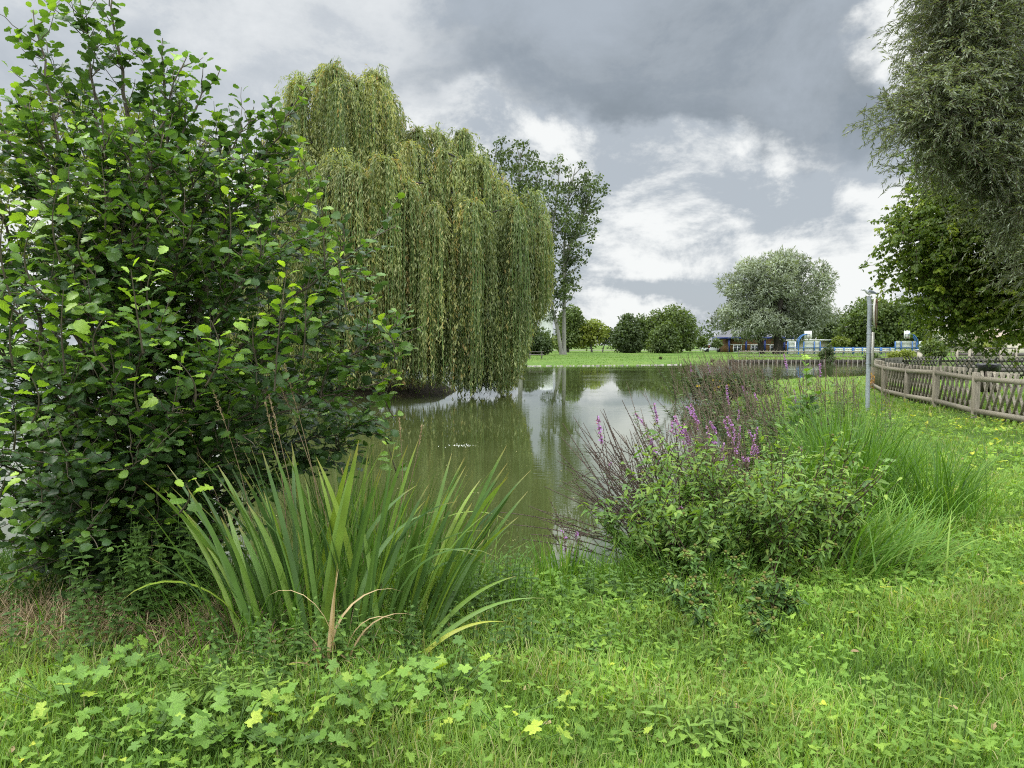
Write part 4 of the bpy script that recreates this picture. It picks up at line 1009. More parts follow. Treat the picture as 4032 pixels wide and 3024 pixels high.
def build_loosestrife():
    def clump(label, base, n, spread, Hm, lean_dir, lean, purple, seed, rad=1.0, lateral=5, leafn=18, yellow=0, dark=False):
        rng = np.random.default_rng(seed)
        b = np.array([base[0], base[1], H1(*base)])
        root = thing('purple_loosestrife', label, 'plant', b)
        S = Acc(); Lf = Acc(); Fl = Acc(); nf = 0
        for k in range(n):
            p0 = b + np.array([rng.normal(0, spread), rng.normal(0, spread), -.05])
            h = Hm * rng.uniform(.7, 1.12)
            az = lean_dir + rng.normal(0, .75)
            ln = max(0.03, rng.normal(lean, lean * .4)) if lean < .6 else rng.uniform(.25, 1.25); bd = rng.normal(.15, .15)
            m = 14; t = np.linspace(0, 1, m); ang = ln + bd * t
            hx = np.concatenate([[0], np.cumsum(np.sin(ang[:-1]) * h / (m - 1))]); hz = np.concatenate([[0], np.cumsum(np.cos(ang[:-1]) * h / (m - 1))])
            P = p0 + np.stack([np.cos(az) * hx, np.sin(az) * hx, hz], 1)
            S.tube(P, np.linspace(.004, .0014, m) * rad, 4)
            spikes = [(P[7:], True)]
            for j in range(rng.integers(0, lateral + 1)):
                i0 = rng.integers(5, 11); q = P[i0]; dd = unit((P[i0 + 1] - P[i0]) * 14 / h + rng.normal(0, .45, 3)); l2 = rng.uniform(.12, .34) * h * .8
                tt = np.linspace(0, 1, 6)[:, None]; br = q + dd * l2 * tt + np.array([0, 0, .12 * l2]) * tt ** 2
                S.tube(br, np.linspace(.0025, .001, 6) * rad, 3); spikes.append((br[1:], False))
            fl = rng.random() < purple
            for sp, main in spikes:
                L_ = np.linalg.norm(np.diff(sp, axis=0), axis=1).sum(); c = max(4, int(L_ / (.014 * rad)))
                q = np.linspace(0, 1, c); tq = np.linspace(0, 1, len(sp)); X = np.stack([np.interp(q, tq, sp[:, a]) for a in range(3)], 1)
                w = np.interp(q, [0, .15, .8, 1], [.5, 1, .7, .3])
                for _ in range(3):
                    dr = unit(rng.normal(size=(c, 3)))
                    put(S, DIAW, X, unit(dr + np.array([0, 0, .5])), rng.normal(size=(c, 3)), (.0125 if rad < 1.5 else .009) * rad * w * rng.uniform(.6, 1.2, c), .5)
                if fl and (main or rng.random() < .5):
                    lo = rng.uniform(.45, .8)
                    ok = (q > lo) & (q < 1.0); Xf = X[ok]; nf += 1
                    for _ in range(7):
                        dr = unit(rng.normal(size=(len(Xf), 3))); put(Fl, DIAW, Xf, dr, rng.normal(size=(len(Xf), 3)), .017 * rad ** .7 * rng.uniform(.6, 1.3, len(Xf)), rng.random(len(Xf)))
                    if Fl.n: Fl.build('flower_spike', M['purple'], root)
                    Fl = Acc()
            # opposite narrow leaves on the lower part
            c = leafn; q = np.sort(rng.uniform(.08, .62, c)); tq = t
            X = np.stack([np.interp(q, tq, P[:, a]) for a in range(3)], 1)
            an = rng.random(c) * 6.28
            T = unit(np.stack([np.cos(an), np.sin(an), .35 + 0 * an], 1))
            put(Lf, LANCE, X, T, unit(np.array([0, 0, 1.]) + rng.normal(0, .3, (c, 3))), rng.uniform(.045, .085, c) * rad ** .6, np.clip(rng.normal(.45, .22, c), 0, 1))
        S.build('seed_stems', M['loose_dark' if dark else 'loose_stem'], root); Lf.build('foliage', M['loose_leaf'], root)
        if yellow:
            Y = Acc()
            for k in range(yellow):
                c = b + np.array([rng.normal(-.3, .4), rng.normal(-.5, .2), rng.uniform(.3, .8)])
                for j in range(5): put(Y, DIAW, c, np.array([cos(j * 1.26), -.3, sin(j * 1.26)]), np.array([0, -1., .2]), .045, rng.random())
            Y.build('yellow_flowers', M['yellow_petal'], root)
    clump('brown seeded loosestrife leaning low over the water at left', (1.45, 6.35), 100, .17, 1.35, 2.95, .72, .03, 101, rad=1.7, lateral=3, leafn=12, dark=True)
    clump('purple flowered loosestrife standing behind the button headed bush', (2.1, 7.7), 80, .32, 1.22, 2.4, .36, .24, 102, rad=1.25)
    clump('dark mounded loosestrife dotted with yellow flowers at the far end of the bank', (7.1, 25.2), 150, .75, 1.75, 2.2, .40, .025, 103, rad=2.6, lateral=4, leafn=110, yellow=26)
    clump('thin brown loosestrife stems in front of the sign post', (4.75, 11.4), 46, .42, 1.38, 1.8, .12, .06, 104, rad=1.3, leafn=60)
    clump('bushy loosestrife under the bright alder sapling', (3.3, 10.2), 55, .40, 1.12, 2.4, .22, .07, 105, rad=1.3, leafn=70)
    clump('arching brown loosestrife between the far mound and the sapling', (4.6, 15.5), 70, .55, 1.5, 2.5, .40, .04, 106, rad=1.6, leafn=90)
    clump('single short loosestrife with a pink spike beside the iris', (.42, 5.35), 5, .05, .42, 0, .3, .8, 107, leafn=30)

def build_bidens():
    def bush(label, base, n, spread, Hm, lean, seed, size=.075, tint=.5, heads=1.0, stem_tint=0):
        rng = np.random.default_rng(seed); b = np.array([base[0], base[1], H1(*base)])
        root = thing('bur_marigold', label, 'plant', b); S = Acc(); Lf = Acc(); nh = 0
        for k in range(n):
            p0 = b + np.array([rng.normal(0, spread), rng.normal(0, spread * .8), -.03])
            az = math.atan2(p0[1] - b[1], p0[0] - b[0]) + rng.normal(0, .5); ln = abs(rng.normal(lean, .15)); h = Hm * rng.uniform(.6, 1.1)
            m = 9; t = np.linspace(0, 1, m); d = np.array([cos(az) * sin(ln), sin(az) * sin(ln), cos(ln)])
            P = p0 + d * (t * h)[:, None] + rng.normal(0, .008, (m, 3)); S.tube(P, np.linspace(.0055, .002, m), 5)
            ends = [P[-1]]
            tw = [P]
            for j in range(9):
                i0 = rng.integers(2, 8); a2 = rng.random() * 6.28; dd = unit(d + np.array([cos(a2), sin(a2), .2]) * .9); l2 = rng.uniform(.12, .32) * h / .8
                tt = np.linspace(0, 1, 5)[:, None]; br = P[i0] + dd * l2 * tt + np.array([0, 0, .25 * l2]) * tt ** 2
                S.tube(br, np.linspace(.003, .0015, 5), 4); tw.append(br); ends.append(br[-1])
            for w in tw:
                c = 18 if w is P else 13
                q = rng.uniform(.15, 1, c); tq = np.linspace(0, 1, len(w)); X = np.stack([np.interp(q, tq, w[:, a]) for a in range(3)], 1)
                an = rng.random(c) * 6.28; T = unit(np.stack([np.cos(an), np.sin(an), rng.normal(.0, .35, c)], 1))
                put(Lf, LANCES, X, T, unit(np.array([0, 0, 1.]) + rng.normal(0, .4, (c, 3))), size * rng.uniform(.6, 1.25, c), np.clip(rng.normal(tint, .2, c), 0, 1))
            for e in ends:
                if rng.random() < .65 * heads:
                    t_ = np.linspace(-1, 1, 6); Bt = Acc(); Bt.tube(e + np.array([0, 0, .011]) + np.outer(t_, [0, 0, .009]), .0105 * np.sqrt(np.maximum(.1, 1 - t_ ** 2)), 6)
                    if nh < 100: Bt.build('flower_head', M['button'], root, True); nh += 1
                    an = np.arange(6) * 1.05; put(Lf, LANCE, np.repeat(e[None], 6, 0), np.stack([np.cos(an), np.sin(an), .25 + 0 * an], 1), np.array([0, 0, 1.]), .032, .8)
        S.build('stems', M['stem_dark'], root); Lf.build('foliage', M['bidens'], root)
    bush('large leafy bush with brown button flower heads at right of the water', (1.72, 5.45), 78, .32, .84, .46, 111, size=.062, tint=.55, heads=.4)
    bush('leafy lower flank of bushy weeds just behind the lawn edge', (1.35, 5.4), 18, .18, .5, .45, 113, tint=.5, heads=.3)
    bush('small dark bush with spiky yellow heads standing in the lawn', (1.33, 4.35), 12, .13, .36, .4, 112, size=.055, tint=.22, heads=1.4)

def sapling(name, label, base, h, rng, n_br=7, tint=.5, bright=.4, size=.085):
    b = np.array([base[0], base[1], H1(*base)]); root = thing(name, label, 'sapling', b); A = Acc(); L = Acc()
    t = np.linspace(0, 1, 12)[:, None]; P = b + np.array([0, 0, h]) * t + np.array([.06, 0, 0]) * np.sin(t * 3)
    A.tube(P, np.linspace(.012, .003, 12), 6); alder_leaf_twig(L, P[4:], rng, size, tint, .05, bright)
    for k in range(n_br):
        j = rng.integers(2, 9); an = rng.random() * 6.28; l = rng.uniform(.25, .5) * (1.2 - j / 12)
        tt = np.linspace(0, 1, 6)[:, None]; tw = P[j] + np.array([cos(an), sin(an), .7]) * l * tt
        A.tube(tw, np.linspace(.005, .002, 6), 4); alder_leaf_twig(L, tw, rng, size, tint - .1, .05, bright * .6)
    A.build('stem', M['bark_alder'], root, True); L.build('foliage', M['alder'], root, True)

def build_sedges():
    def tuss(name, label, base, n, spread, h, lean, bend, seed, w=.006, tint=.5, mat='sedge', az0=None, azs=3.0, cat='grass clump', zoff=0):
        rng = np.random.default_rng(seed); b = np.array([base[0], base[1], H1(*base)])
        x = b[0] + rng.normal(0, spread, n); y = b[1] + rng.normal(0, spread, n)
        P = np.stack([x, y, hgt(x, y) - .02], 1)
        az = np.arctan2(y - b[1], x - b[0]) + rng.normal(0, .7, n) if az0 is None else az0 + rng.normal(0, azs, n)
        a = Acc(); blades(a, P, h * rng.uniform(.55, 1.15, n), w * rng.uniform(.7, 1.3, n), az, np.abs(rng.normal(lean, lean * .6, n)), np.abs(rng.normal(bend, bend * .5, n)), np.clip(rng.normal(tint, .2, n), 0, 1), 8, .25, None, rng.uniform(-.8, .8, n))
        o = a.build(name, M[mat]); tag(o, label, cat); return o
    tuss('sedge_tussock', 'tall fountain of fine green sedge nearest the button headed bush', (2.95, 6.95), 430, .16, 1.15, .12, .95, 121, w=.0105, tint=.34)
    tuss('sedge_tussock', 'wide fountain of fine sedge at the middle of the right bank', (3.42, 7.5), 400, .2, 1.1, .18, 1.2, 122, w=.0105, tint=.36)
    tuss('sedge_tussock', 'low spreading sedge fountain bordering the mown lawn', (3.75, 6.75), 330, .18, .95, .22, 1.4, 123, w=.0105, tint=.38)
    tuss('sedge_tussock', 'slender upright sedge below the sign post', (3.9, 9.2), 420, .25, 1.0, .12, .6, 124, w=.007)
    tuss('reed_grass', 'broad bladed grass bent flat over the bank right of the bush', (2.35, 5.15), 230, .20, .75, .75, 1.0, 125, w=.014, tint=.6, az0=.1, azs=.8)
    tuss('reed_grass', 'pale flattened grass sweeping toward the lawn below the sedges', (2.75, 5.75), 320, .24, .7, .7, 1.1, 126, w=.010, tint=.58, az0=-.1, azs=.9)
    tuss('reed_grass', 'upright broad bladed grass at the gap of open water', (.32, 5.2), 150, .16, .36, .12, .5, 127, w=.010, tint=.6)
    tuss('reed_grass', 'dense green grass at the near lip of the pond', (.62, 5.35), 260, .2, .28, .2, .8, 128, w=.007, tint=.5)
    tuss('reed_grass', 'arching grass skirt in front of the button headed bush', (1.15, 4.95), 340, .24, .40, .35, 1.4, 129, w=.008, tint=.5)
    tuss('reed_grass', 'soft grass mixed among the right side of the iris', (-.25, 4.6), 200, .2, .55, .25, 1.3, 130, w=.006, tint=.45)
    tuss('reed_grass', 'tall fine grass rising behind the iris leaves', (-1.05, 5.2), 320, .30, .95, .15, .7, 131, w=.007, tint=.35)
    tuss('reed_grass', 'shaded grass tuft in front of the left flank of the iris', (-1.35, 4.15), 420, .25, .5, .3, 1.2, 132, w=.006, tint=.35)
    tuss('reed_grass', 'dim grass under the alder at the left frame edge', (-2.9, 4.95), 600, .45, .36, .3, 1.1, 133, w=.006, tint=.15)
    tuss('reed_grass', 'thin grass on the right bank beside the loosestrife stems', (4.6, 9.6), 600, .4, .55, .2, .9, 134, w=.007, tint=.6)
    tuss('reed_grass', 'grass fringe at the pond edge under the leaning loosestrife', (1.35, 5.9), 420, .22, .5, .3, 1.0, 135, w=.008, tint=.45)
    # tall straw coloured seed stalks standing against the alder
    rng = np.random.default_rng(140)
    for k, (bx, by, tx, ty) in enumerate([(1220, 2350, 1060, 1560), (1010, 2050, 840, 1540), (1130, 2040, 1045, 1590), (1290, 2100, 1120, 1440), (1320, 2060, 1075, 1450), (1000, 2300, 690, 1570), (1560, 2000, 1570, 1650), (1530, 1990, 1660, 1680), (1440, 2200, 1345, 1850)]):
        D = 4.3 + .05 * k; p1 = at(tx, ty, D); p0 = at(bx, by, D); p0[2] = max(p0[2] - .2, 0.0)
        t = np.linspace(0, 1, 10)[:, None]; P = p0 * (1 - t) + p1 * t + np.array([.03, 0, 0]) * np.sin(t * pi)
        a = Acc(); a.tube(P, np.linspace(.0038, .002, 10), 3)
        q = np.linspace(.82, 1, 30); X = np.stack([np.interp(q, t[:, 0], P[:, c]) for c in range(3)], 1)
        for _ in range(2): put(a, DIAN, X, unit(unit(P[-1] - P[0]) + rng.normal(0, .35, (30, 3))), rng.normal(size=(30, 3)), .020, .9)
        o = a.build('dry_grass_stalk', M['straw'])
        tag(o, ['dry seed stalk standing rightmost against the alder leaves', 'dry stalk with fluffy top leaning left in the alder', 'upright dry stalk in the alder middle', 'dry straw stalk crossing the alder shade', 'dry stalk beside a broad round alder leaf', 'leftmost slanting dry straw stalk by the alder', 'straight dry stalk before the olive water', 'dry stalk with a feathery top leaning right over the water', 'pale seed head rising among the iris leaves'][k], 'grass stalk', 'dry grass stalks')

def stalked(acc, stems, tpls, P, D_, Nn, S, tint):
    pass

def build_low_plants():
    rng = np.random.default_rng(151)
    # ---- bright lobed shoots along the bottom edge
    spots = [(290, 2850, .26, .62, 16, 'lobed bright green shoot at the far left of the bottom edge'), (560, 2730, .24, .45, 12, 'lobed shoot standing before the dry straw patch'), (930, 2960, .24, .55, 20, 'broad lobed shoot at the bottom edge below the willowherb'), (1120, 2990, .2, .5, 12, 'lower lobed shoot right of the broad one at the bottom edge'), (1290, 2850, .22, .6, 12, 'yellow green lobed shoot left of the pair below the iris'), (1470, 2880, .27, .62, 18, 'widest lobed shoot just below the iris'), (1740, 2790, .26, .55, 18, 'tallest lobed shoot right of the iris base'), (1830, 2900, .2, .72, 10, 'yellow tinted lobed shoot at the foot of the tallest one'), (2030, 2980, .2, .74, 10, 'yellowest lobed shoot near the middle of the bottom edge'), (580, 2960, .2, .5, 12, 'low lobed shoot in the grass of the lower left corner')]
    for (px, py, h, ti, n, lab) in spots:
        g = gp(px, py, 0); b = np.array([g[0], g[1], H1(g[0], g[1])]); root = thing('lobed_shoot', lab, 'plant', b, 'bright lobed shoots in the grass')
        A = Acc(); L = Acc()
        for k in range(int(n * 2.3)):
            p = b + np.array([rng.normal(0, .12), rng.normal(0, .10), h * .85 * rng.uniform(.3, 1.05)])
            A.tube(np.array([b + rng.normal(0, .02, 3) * (1, 1, 0), (b + p) / 2 + rng.normal(0, .01, 3), p]), .0022, 4)
            an = rng.random() * 6.28; T = np.array([cos(an), sin(an) - .25, rng.normal(.05, .25)])
            put(L, LOBED[k % 3], p, T, unit(np.array([rng.normal(0, .5), -.3 + rng.normal(0, .45), 1])), rng.uniform(.026, .056), np.clip(ti - .08 + rng.normal(0, .16), 0, 1))
        A.build('stems', M['stem_green'], root); L.build('foliage', M['lobed'], root)
    # ---- erect herbs with opposite leaves (willowherb / nettle-like)
    def herb(name, label, px, py, n, h, spread, tpl, size, ti, mat, group=None, z=0):
        g = gp(px, py, z); b = np.array([g[0], g[1], H1(g[0], g[1])]); root = thing(name, label, 'plant', b, group); A = Acc(); L = Acc()
        for k in range(n):
            p0 = b + np.array([rng.normal(0, spread), rng.normal(0, spread * .7), 0]); hh = h * rng.uniform(.6, 1.1)
            top = p0 + np.array([rng.normal(0, .12) * hh, rng.normal(-.05, .12) * hh, hh])
            t = np.linspace(0, 1, 6)[:, None]; P = p0 * (1 - t) + top * t; A.tube(P, np.linspace(.0032, .0016, 6), 4)
            m = max(5, int(hh / .032)); tw = rng.random() * 3
            for j in range(m):
                q = .2 + .8 * j / (m - 1); X = p0 * (1 - q) + top * q; an = tw + (j % 2) * pi / 2 + rng.normal(0, .2); s = size * np.interp(q, [0, .6, 1], [.8, 1, .45]) * rng.uniform(.8, 1.2)
                for sg in (0, pi):
                    put(L, tpl, X, np.array([cos(an + sg), sin(an + sg), .15 + .5 * (q > .85)]), unit(np.array([0, 0, 1.]) + rng.normal(0, .25, 3)), s, np.clip(ti + .25 * (q - .5) + rng.normal(0, .1), 0, 1))
        A.build('stems', M['stem_green'], root); L.build('foliage', M[mat], root)
    herb('willowherb', 'patch of narrow leaved bright shoots left of centre at the bottom', 880, 2820, 34, .22, .13, LANCE, .07, .85, 'herb')
    herb('willowherb', 'upright narrow leaved plant standing in the lawn at lower right', 2790, 2960, 22, .24, .10, LANCE, .075, .95, 'herb')
    herb('willowherb', 'smaller narrow leaved plant in the lower right lawn', 3580, 2920, 16, .18, .10, LANCE, .065, .95, 'herb')
    herb('nettle', 'dark toothed herb left of the iris under the alder', 560, 2480, 22, .62, .15, NETTLE, .06, .45, 'herb')
    herb('nettle', 'toothed herb rising against the alder shade beside the iris', 720, 2420, 18, .55, .13, NETTLE, .06, .5, 'herb')
    herb('nettle', 'toothed herb growing in front of the iris base', 1240, 2640, 16, .28, .10, NETTLE, .055, .55, 'herb')
    herb('nettle', 'short toothed herbs in the shade before the iris', 1000, 2680, 16, .3, .16, NETTLE, .05, .4, 'herb')
    herb('nettle', 'bushy toothed herbs between the iris and the water', 1840, 2420, 40, .34, .24, NETTLE, .05, .42, 'herb')
    herb('nettle', 'toothed herbs sprawling below the bent iris leaves', 1750, 2620, 40, .28, .26, NETTLE, .045, .38, 'herb')
    herb('nettle', 'dim toothed herbs in front of the dead iris leaves', 1450, 2700, 26, .14, .2, NETTLE, .045, .35, 'herb')
    herb('nettle', 'rounded weeds at the middle of the grassy bank', 2080, 2560, 36, .18, .25, OVATE, .042, .42, 'herb')
    herb('nettle', 'leafy weeds at the lip of the bank under the loosestrife', 2500, 2380, 40, .26, .24, OVATE, .045, .45, 'herb')
    herb('nettle', 'dull weeds in the shadow at the left frame edge', 150, 2420, 26, .24, .3, OVATE, .045, .25, 'herb')
    herb('nettle', 'leafy toothed stems at the foot of the alder', 330, 2560, 26, .35, .22, NETTLE, .05, .3, 'herb')

def vis_points(n, d0, d1, rng, xl=None, margin=.06):
    """points on the ground in the strip the view covers, denser near"""
    y = d0 * (d1 / d0) ** rng.random(n)
    u = (rng.random(n) * 2 - 1) * (.666 + margin)
    x = u * y + np.sign(u) * np.abs(u) * 3.0
    return x, y

def build_lawn():
    rng = np.random.default_rng(161)
    # ---- grass
    a = Acc()
    def patch(n, d0, d1, h, w, tint, bend=1.0, dens=None):
        x, y = vis_points(n, d0, d1, rng)
        w_ = wdist(x, y); ok = (-w_ > .12)
        # darker, sparser ground under the alder
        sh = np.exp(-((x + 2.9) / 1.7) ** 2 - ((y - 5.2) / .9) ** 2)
        dry = np.exp(-((x + 2.4) / 1.0) ** 2 - ((y - 4.2) / .42) ** 2)
        ok &= rng.random(n) > np.maximum(sh * .8, dry * .9)
        x, y = x[ok], y[ok]; k = len(x); 
        cl = .5 + .5 * np.sin(x * 2.3 + np.sin(y * 1.9) * 2) * np.sin(y * 2.1 + 1.3 * np.sin(x * 1.7))
        P = np.stack([x, y, hgt(x, y) - .01], 1)
        wv = np.minimum(1, y / 3.2) 
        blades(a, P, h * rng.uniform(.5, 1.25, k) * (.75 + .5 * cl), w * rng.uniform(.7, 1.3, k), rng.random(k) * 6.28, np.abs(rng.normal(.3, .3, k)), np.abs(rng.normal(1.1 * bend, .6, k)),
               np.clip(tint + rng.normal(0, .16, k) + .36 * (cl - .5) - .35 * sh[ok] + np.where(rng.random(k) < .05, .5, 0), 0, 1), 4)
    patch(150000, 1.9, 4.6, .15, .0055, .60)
    patch(105000, 4.2, 9, .15, .008, .62)
    patch(52000, 8, 20, .12, .013, .66)
    patch(30000, 18, 42, .13, .028, .64)
    tag(a.build('lawn_grass', M['grass']), 'rough green grass covering the near bank and lawn', 'grass', kind='stuff')
    # ---- far bank grass
    a = Acc(); n = 36000
    y = 64 * (180 / 64) ** rng.random(n); x = rng.uniform(-.12, .66, n) * y
    ok = -wdist(x, y) > .15; x, y = x[ok], y[ok]; k = len(x)
    blades(a, np.stack([x, y, hgt(x, y) - .02], 1), rng.uniform(.04, .13, k) * (.8 + .5 * np.sin(x * .7) * np.sin(y * .5)), .07, rng.random(k) * 6.28, .2, .5, np.clip(rng.normal(.42, .14, k) + .15 * np.sin(x * .35 + 1) * np.sin(y * .21), 0, .95), 2)
    tag(a.build('far_lawn_grass', M['grass']), 'short grass of the far lawn beyond the pond', 'grass', kind='stuff')
    # ---- creeping buttercup and clover leaves
    L = Acc(); A = Acc()
    def cover(n, d0, d1, size, tint, hmax, yellow=0):
        x, y = vis_points(n, d0, d1, rng)
        cl = np.sin(x * 1.6 + 1.1) * np.sin(y * 1.9 + x * .7) + rng.normal(0, .5, n)
        w_ = wdist(x, y); dry = np.exp(-((x + 2.4) / 1.2) ** 2 - ((y - 4.4) / .6) ** 2)
        ok = (-w_ > .3) & (cl > -.35) & (dry < .35 + .3 * rng.random(n)) & ~((x < -.2) & (y > 5)) & ((x > .2) | (rng.random(n) < .55))
        x, y = x[ok], y[ok]; k = len(x); z = hgt(x, y) + rng.uniform(.35, 1, k) * hmax
        an = rng.random(k) * 6.28; T = np.stack([np.cos(an), np.sin(an), rng.normal(0, .2, k)], 1)
        yl = np.exp(-((x - 9.2) / 1.8) ** 2 - ((y - 16) / 3) ** 2)
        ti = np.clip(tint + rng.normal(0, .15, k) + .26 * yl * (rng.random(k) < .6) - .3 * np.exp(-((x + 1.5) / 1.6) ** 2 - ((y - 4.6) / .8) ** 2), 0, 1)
        for j in range(2):
            w = (np.arange(k) % 2) == j
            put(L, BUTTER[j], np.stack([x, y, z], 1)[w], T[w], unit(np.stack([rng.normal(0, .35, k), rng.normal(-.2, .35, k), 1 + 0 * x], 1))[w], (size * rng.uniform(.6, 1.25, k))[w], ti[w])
    cover(27000, 1.9, 4.8, .025, .57, .14); cover(20000, 4.4, 9, .034, .6, .14); cover(14500, 8, 26, .06, .62, .11)
    tag(L.build('ground_cover', M['clover']), 'creeping lobed weed leaves spread through the grass', 'ground cover', kind='stuff')
    # ---- dry straw under the alder
    a = Acc(); n = 7500; x = rng.normal(-2.3, .72, n); y = rng.normal(4.15, .30, n)
    P = np.stack([x, y, hgt(x, y) + .01], 1)
    blades(a, P, rng.uniform(.1, .3, n), .005, rng.random(n) * 6.28, rng.uniform(.7, 1.5, n), rng.uniform(0, .8, n), rng.random(n), 4)
    tag(a.build('dry_straw', M['straw']), 'dead brown grass lying beneath the alder', 'straw', kind='stuff')
    # ---- fallen leaves caught in the grass
    L = Acc(); n = 420; x, y = vis_points(n, 2.5, 12, rng); ok = -wdist(x, y) > .3; x, y = x[ok], y[ok]; k = len(x); an = rng.random(k) * 6.28
    put(L, OVATE, np.stack([x, y, hgt(x, y) + rng.uniform(.03, .11, k)], 1), np.stack([np.cos(an), np.sin(an), rng.normal(0, .3, k)], 1), np.array([0, 0, 1.]) + rng.normal(0, .5, (k, 3)), rng.uniform(.02, .05, k), rng.random(k))
    tag(L.build('fallen_leaves', M['dead']), 'scattered brown fallen leaves caught in the grass', 'fallen leaves', kind='stuff')
    # ---- low weeds hugging the near bank lip
    L = Acc(); n = 9000; x = rng.uniform(-4.5, 3.2, n); y = rng.uniform(4.2, 9, n); d = -wdist(x, y); ok = (d > .02) & (d < .8); x, y, d = x[ok], y[ok], d[ok]; k = len(x)
    an = rng.random(k) * 6.28
    put(L, OVATE, np.stack([x, y, hgt(x, y) + rng.uniform(.02, .22, k)], 1), np.stack([np.cos(an), np.sin(an), rng.normal(.1, .3, k)], 1), unit(np.array([0, 0, 1.]) + rng.normal(0, .4, (k, 3))), rng.uniform(.03, .06, k), np.clip(rng.normal(.35, .2, k), 0, 1))
    tag(L.build('bank_weeds', M['herb']), 'tangle of small leafy weeds along the near pond lip', 'weeds', kind='stuff')

# ------------------------------------------------------------------ far bank details
def build_far_bank():
    rng = np.random.default_rng(171)
    labels = ['spiky rush tuft nearest the weeping willow on the far bank', 'small rush tuft beside the picnic table bank', 'rounded dark rush tuft below the forked poplar', 'small lone rush tuft at the middle of the far bank', 'left of the paired brown rush clumps on the far bank', 'right of the paired brown rush clumps on the far bank', 'low brown rush clump where the timber piles start']
    for (px, py, w, h), lab in zip([(368, 745, 40, 60), (464, 745, 30, 50), (745, 745, 60, 62), (1550, 712, 22, 28), (1785, 735, 80, 75), (1865, 735, 75, 80), (2010, 720, 55, 45)], labels):
        x0, y0 = 1900 + px * .452, 1100 + py * .452
        g = gp(x0, y0, -.2); b = np.array([g[0], g[1], H1(g[0], g[1])]); sc_ = g[1] / F * .452; n = 170
        a = Acc(); x = b[0] + rng.normal(0, w * .16 * sc_, n); y = b[1] + rng.normal(0, w * .16 * sc_, n)
        blades(a, np.stack([x, y, hgt(x, y)], 1), h * sc_ * rng.uniform(.6, 1.1, n), .05, np.arctan2(y - b[1], x - b[0]) + rng.normal(0, .5, n), np.abs(rng.normal(.3, .2, n)), .3, np.clip(rng.normal(.1, .15, n) + .0, 0, 1) if px < 1000 else np.where(rng.random(n) < .4, .95, .05), 4)
        tag(a.build('rush_tuft', M['rush']), lab, 'rush', 'rush tufts on the far bank')
    # stones along the waterline: too many to count from here
    a = Acc()
    top = np.array(sorted([p for p in POND if p[1] > 60 and -16 < p[0] < 18], key=lambda p: p[0]))
    for k in range(260):
        x = -14 + 30 * rng.random(); y = float(np.interp(x, top[:, 0], top[:, 1])) + .05
        s = rng.uniform(.04, .15); an = np.arange(8) * pi / 4
        c = np.array([x, y + rng.uniform(-.1, .5), WATER + .0])
        r1 = s * rng.uniform(.7, 1.1, 8)
        v = np.concatenate([np.stack([np.cos(an) * r1, np.sin(an) * r1 * .8, -.1 + 0 * an], 1), np.stack([np.cos(an) * r1 * .7, np.sin(an) * r1 * .6, s * .5 + 0 * an], 1), [[0, 0, s * .6]]]) + c
        f = [[j, (j + 1) % 8, 8 + (j + 1) % 8, 8 + j] for j in range(8)]
        tr = [[8 + j, 8 + (j + 1) % 8, 16] for j in range(8)]
        a.add(v, f, (rng.random(), 0, 0)); base = a.n - 17; a.t.append(np.array(tr) + base)
    tag(a.build('bank_stones', M['stone']), 'pale stones lining the waterline of the far bank', 'stones', kind='stuff')
    # picnic table
    b = gp(2110, 1414, -.05); b[2] = H1(b[0], b[1]); root = thing('picnic_table', 'weathered wooden picnic table beside the left poplar', 'table', b)
    a = Acc(); 
    for k in range(4): a.box(b + (0, -.3 + .2 * k, .75), (1.8, .17, .04), tint=.6 + .1 * k)
    a.build('tabletop', M['wood_rail'], root)
    for s in (-1, 1):
        a = Acc(); a.box(b + (0, s * .75, .45), (1.8, .26, .04)); a.build('bench', M['wood_rail'], root)
    for s in (-.65, .65):
        a = Acc(); a.beam(b + (s, -.7, 0), b + (s, -.15, .73), .09, .05); a.beam(b + (s, .7, 0), b + (s, .15, .73), .09, .05); a.beam(b + (s + .05, -.85, .41), b + (s + .05, .85, .41), .05, .08); a.build('leg_frame', M['wood_rail'], root)
    # timber revetment
    b = np.array([29., 78.6, -.4]); root = thing('timber_revetment', 'row of bleached wooden piles holding up the far right bank', 'retaining wall', b)
    edge = [p for p in POND if p[0] > 21 and p[1] > 70 and p[0] < 40]
    edge = np.array(sorted(edge, key=lambda p: p[0])); s = np.concatenate([[0], np.cumsum(np.hypot(*np.diff(edge, axis=0).T))])
    m = int(s[-1] / .46); q = np.linspace(0, s[-1], m)
    E = np.stack([np.interp(q, s, edge[:, 0]), np.interp(q, s, edge[:, 1])], 1)
    a = Acc()
    for k in range(m - 1):
        p0 = np.array([*E[k], -.25]); p1 = np.array([*E[k + 1], -.25]); a.beam(p0 + (0, .08, 0), p1 + (0, .08, 0), .05, .55)
    a.build('backboard', M['mud'], root)
    for k in range(m):
        a = Acc(); h = rng.uniform(-.02, .12)
        a.tube(np.array([[*E[k], -.9], [*E[k], -.2], [E[k, 0] + rng.normal(0, .02), E[k, 1], h]]), .065 * rng.uniform(.85, 1.15), 7, tint=rng.random(), cap=True); a.build('pile', M['pile'], root, False)
    # weeds spilling over the revetment (one mass)
    L = Acc(); n = 7000; x = rng.uniform(22, 50, n); y = rng.uniform(77, 92, n); d = -wdist(x, y); ok = (d > .05) & (d < 2.2) & (np.sin(x * .8) + rng.normal(0, .6, n) > -.2); x, y = x[ok], y[ok]; k = len(x); an = rng.random(k) * 6.28
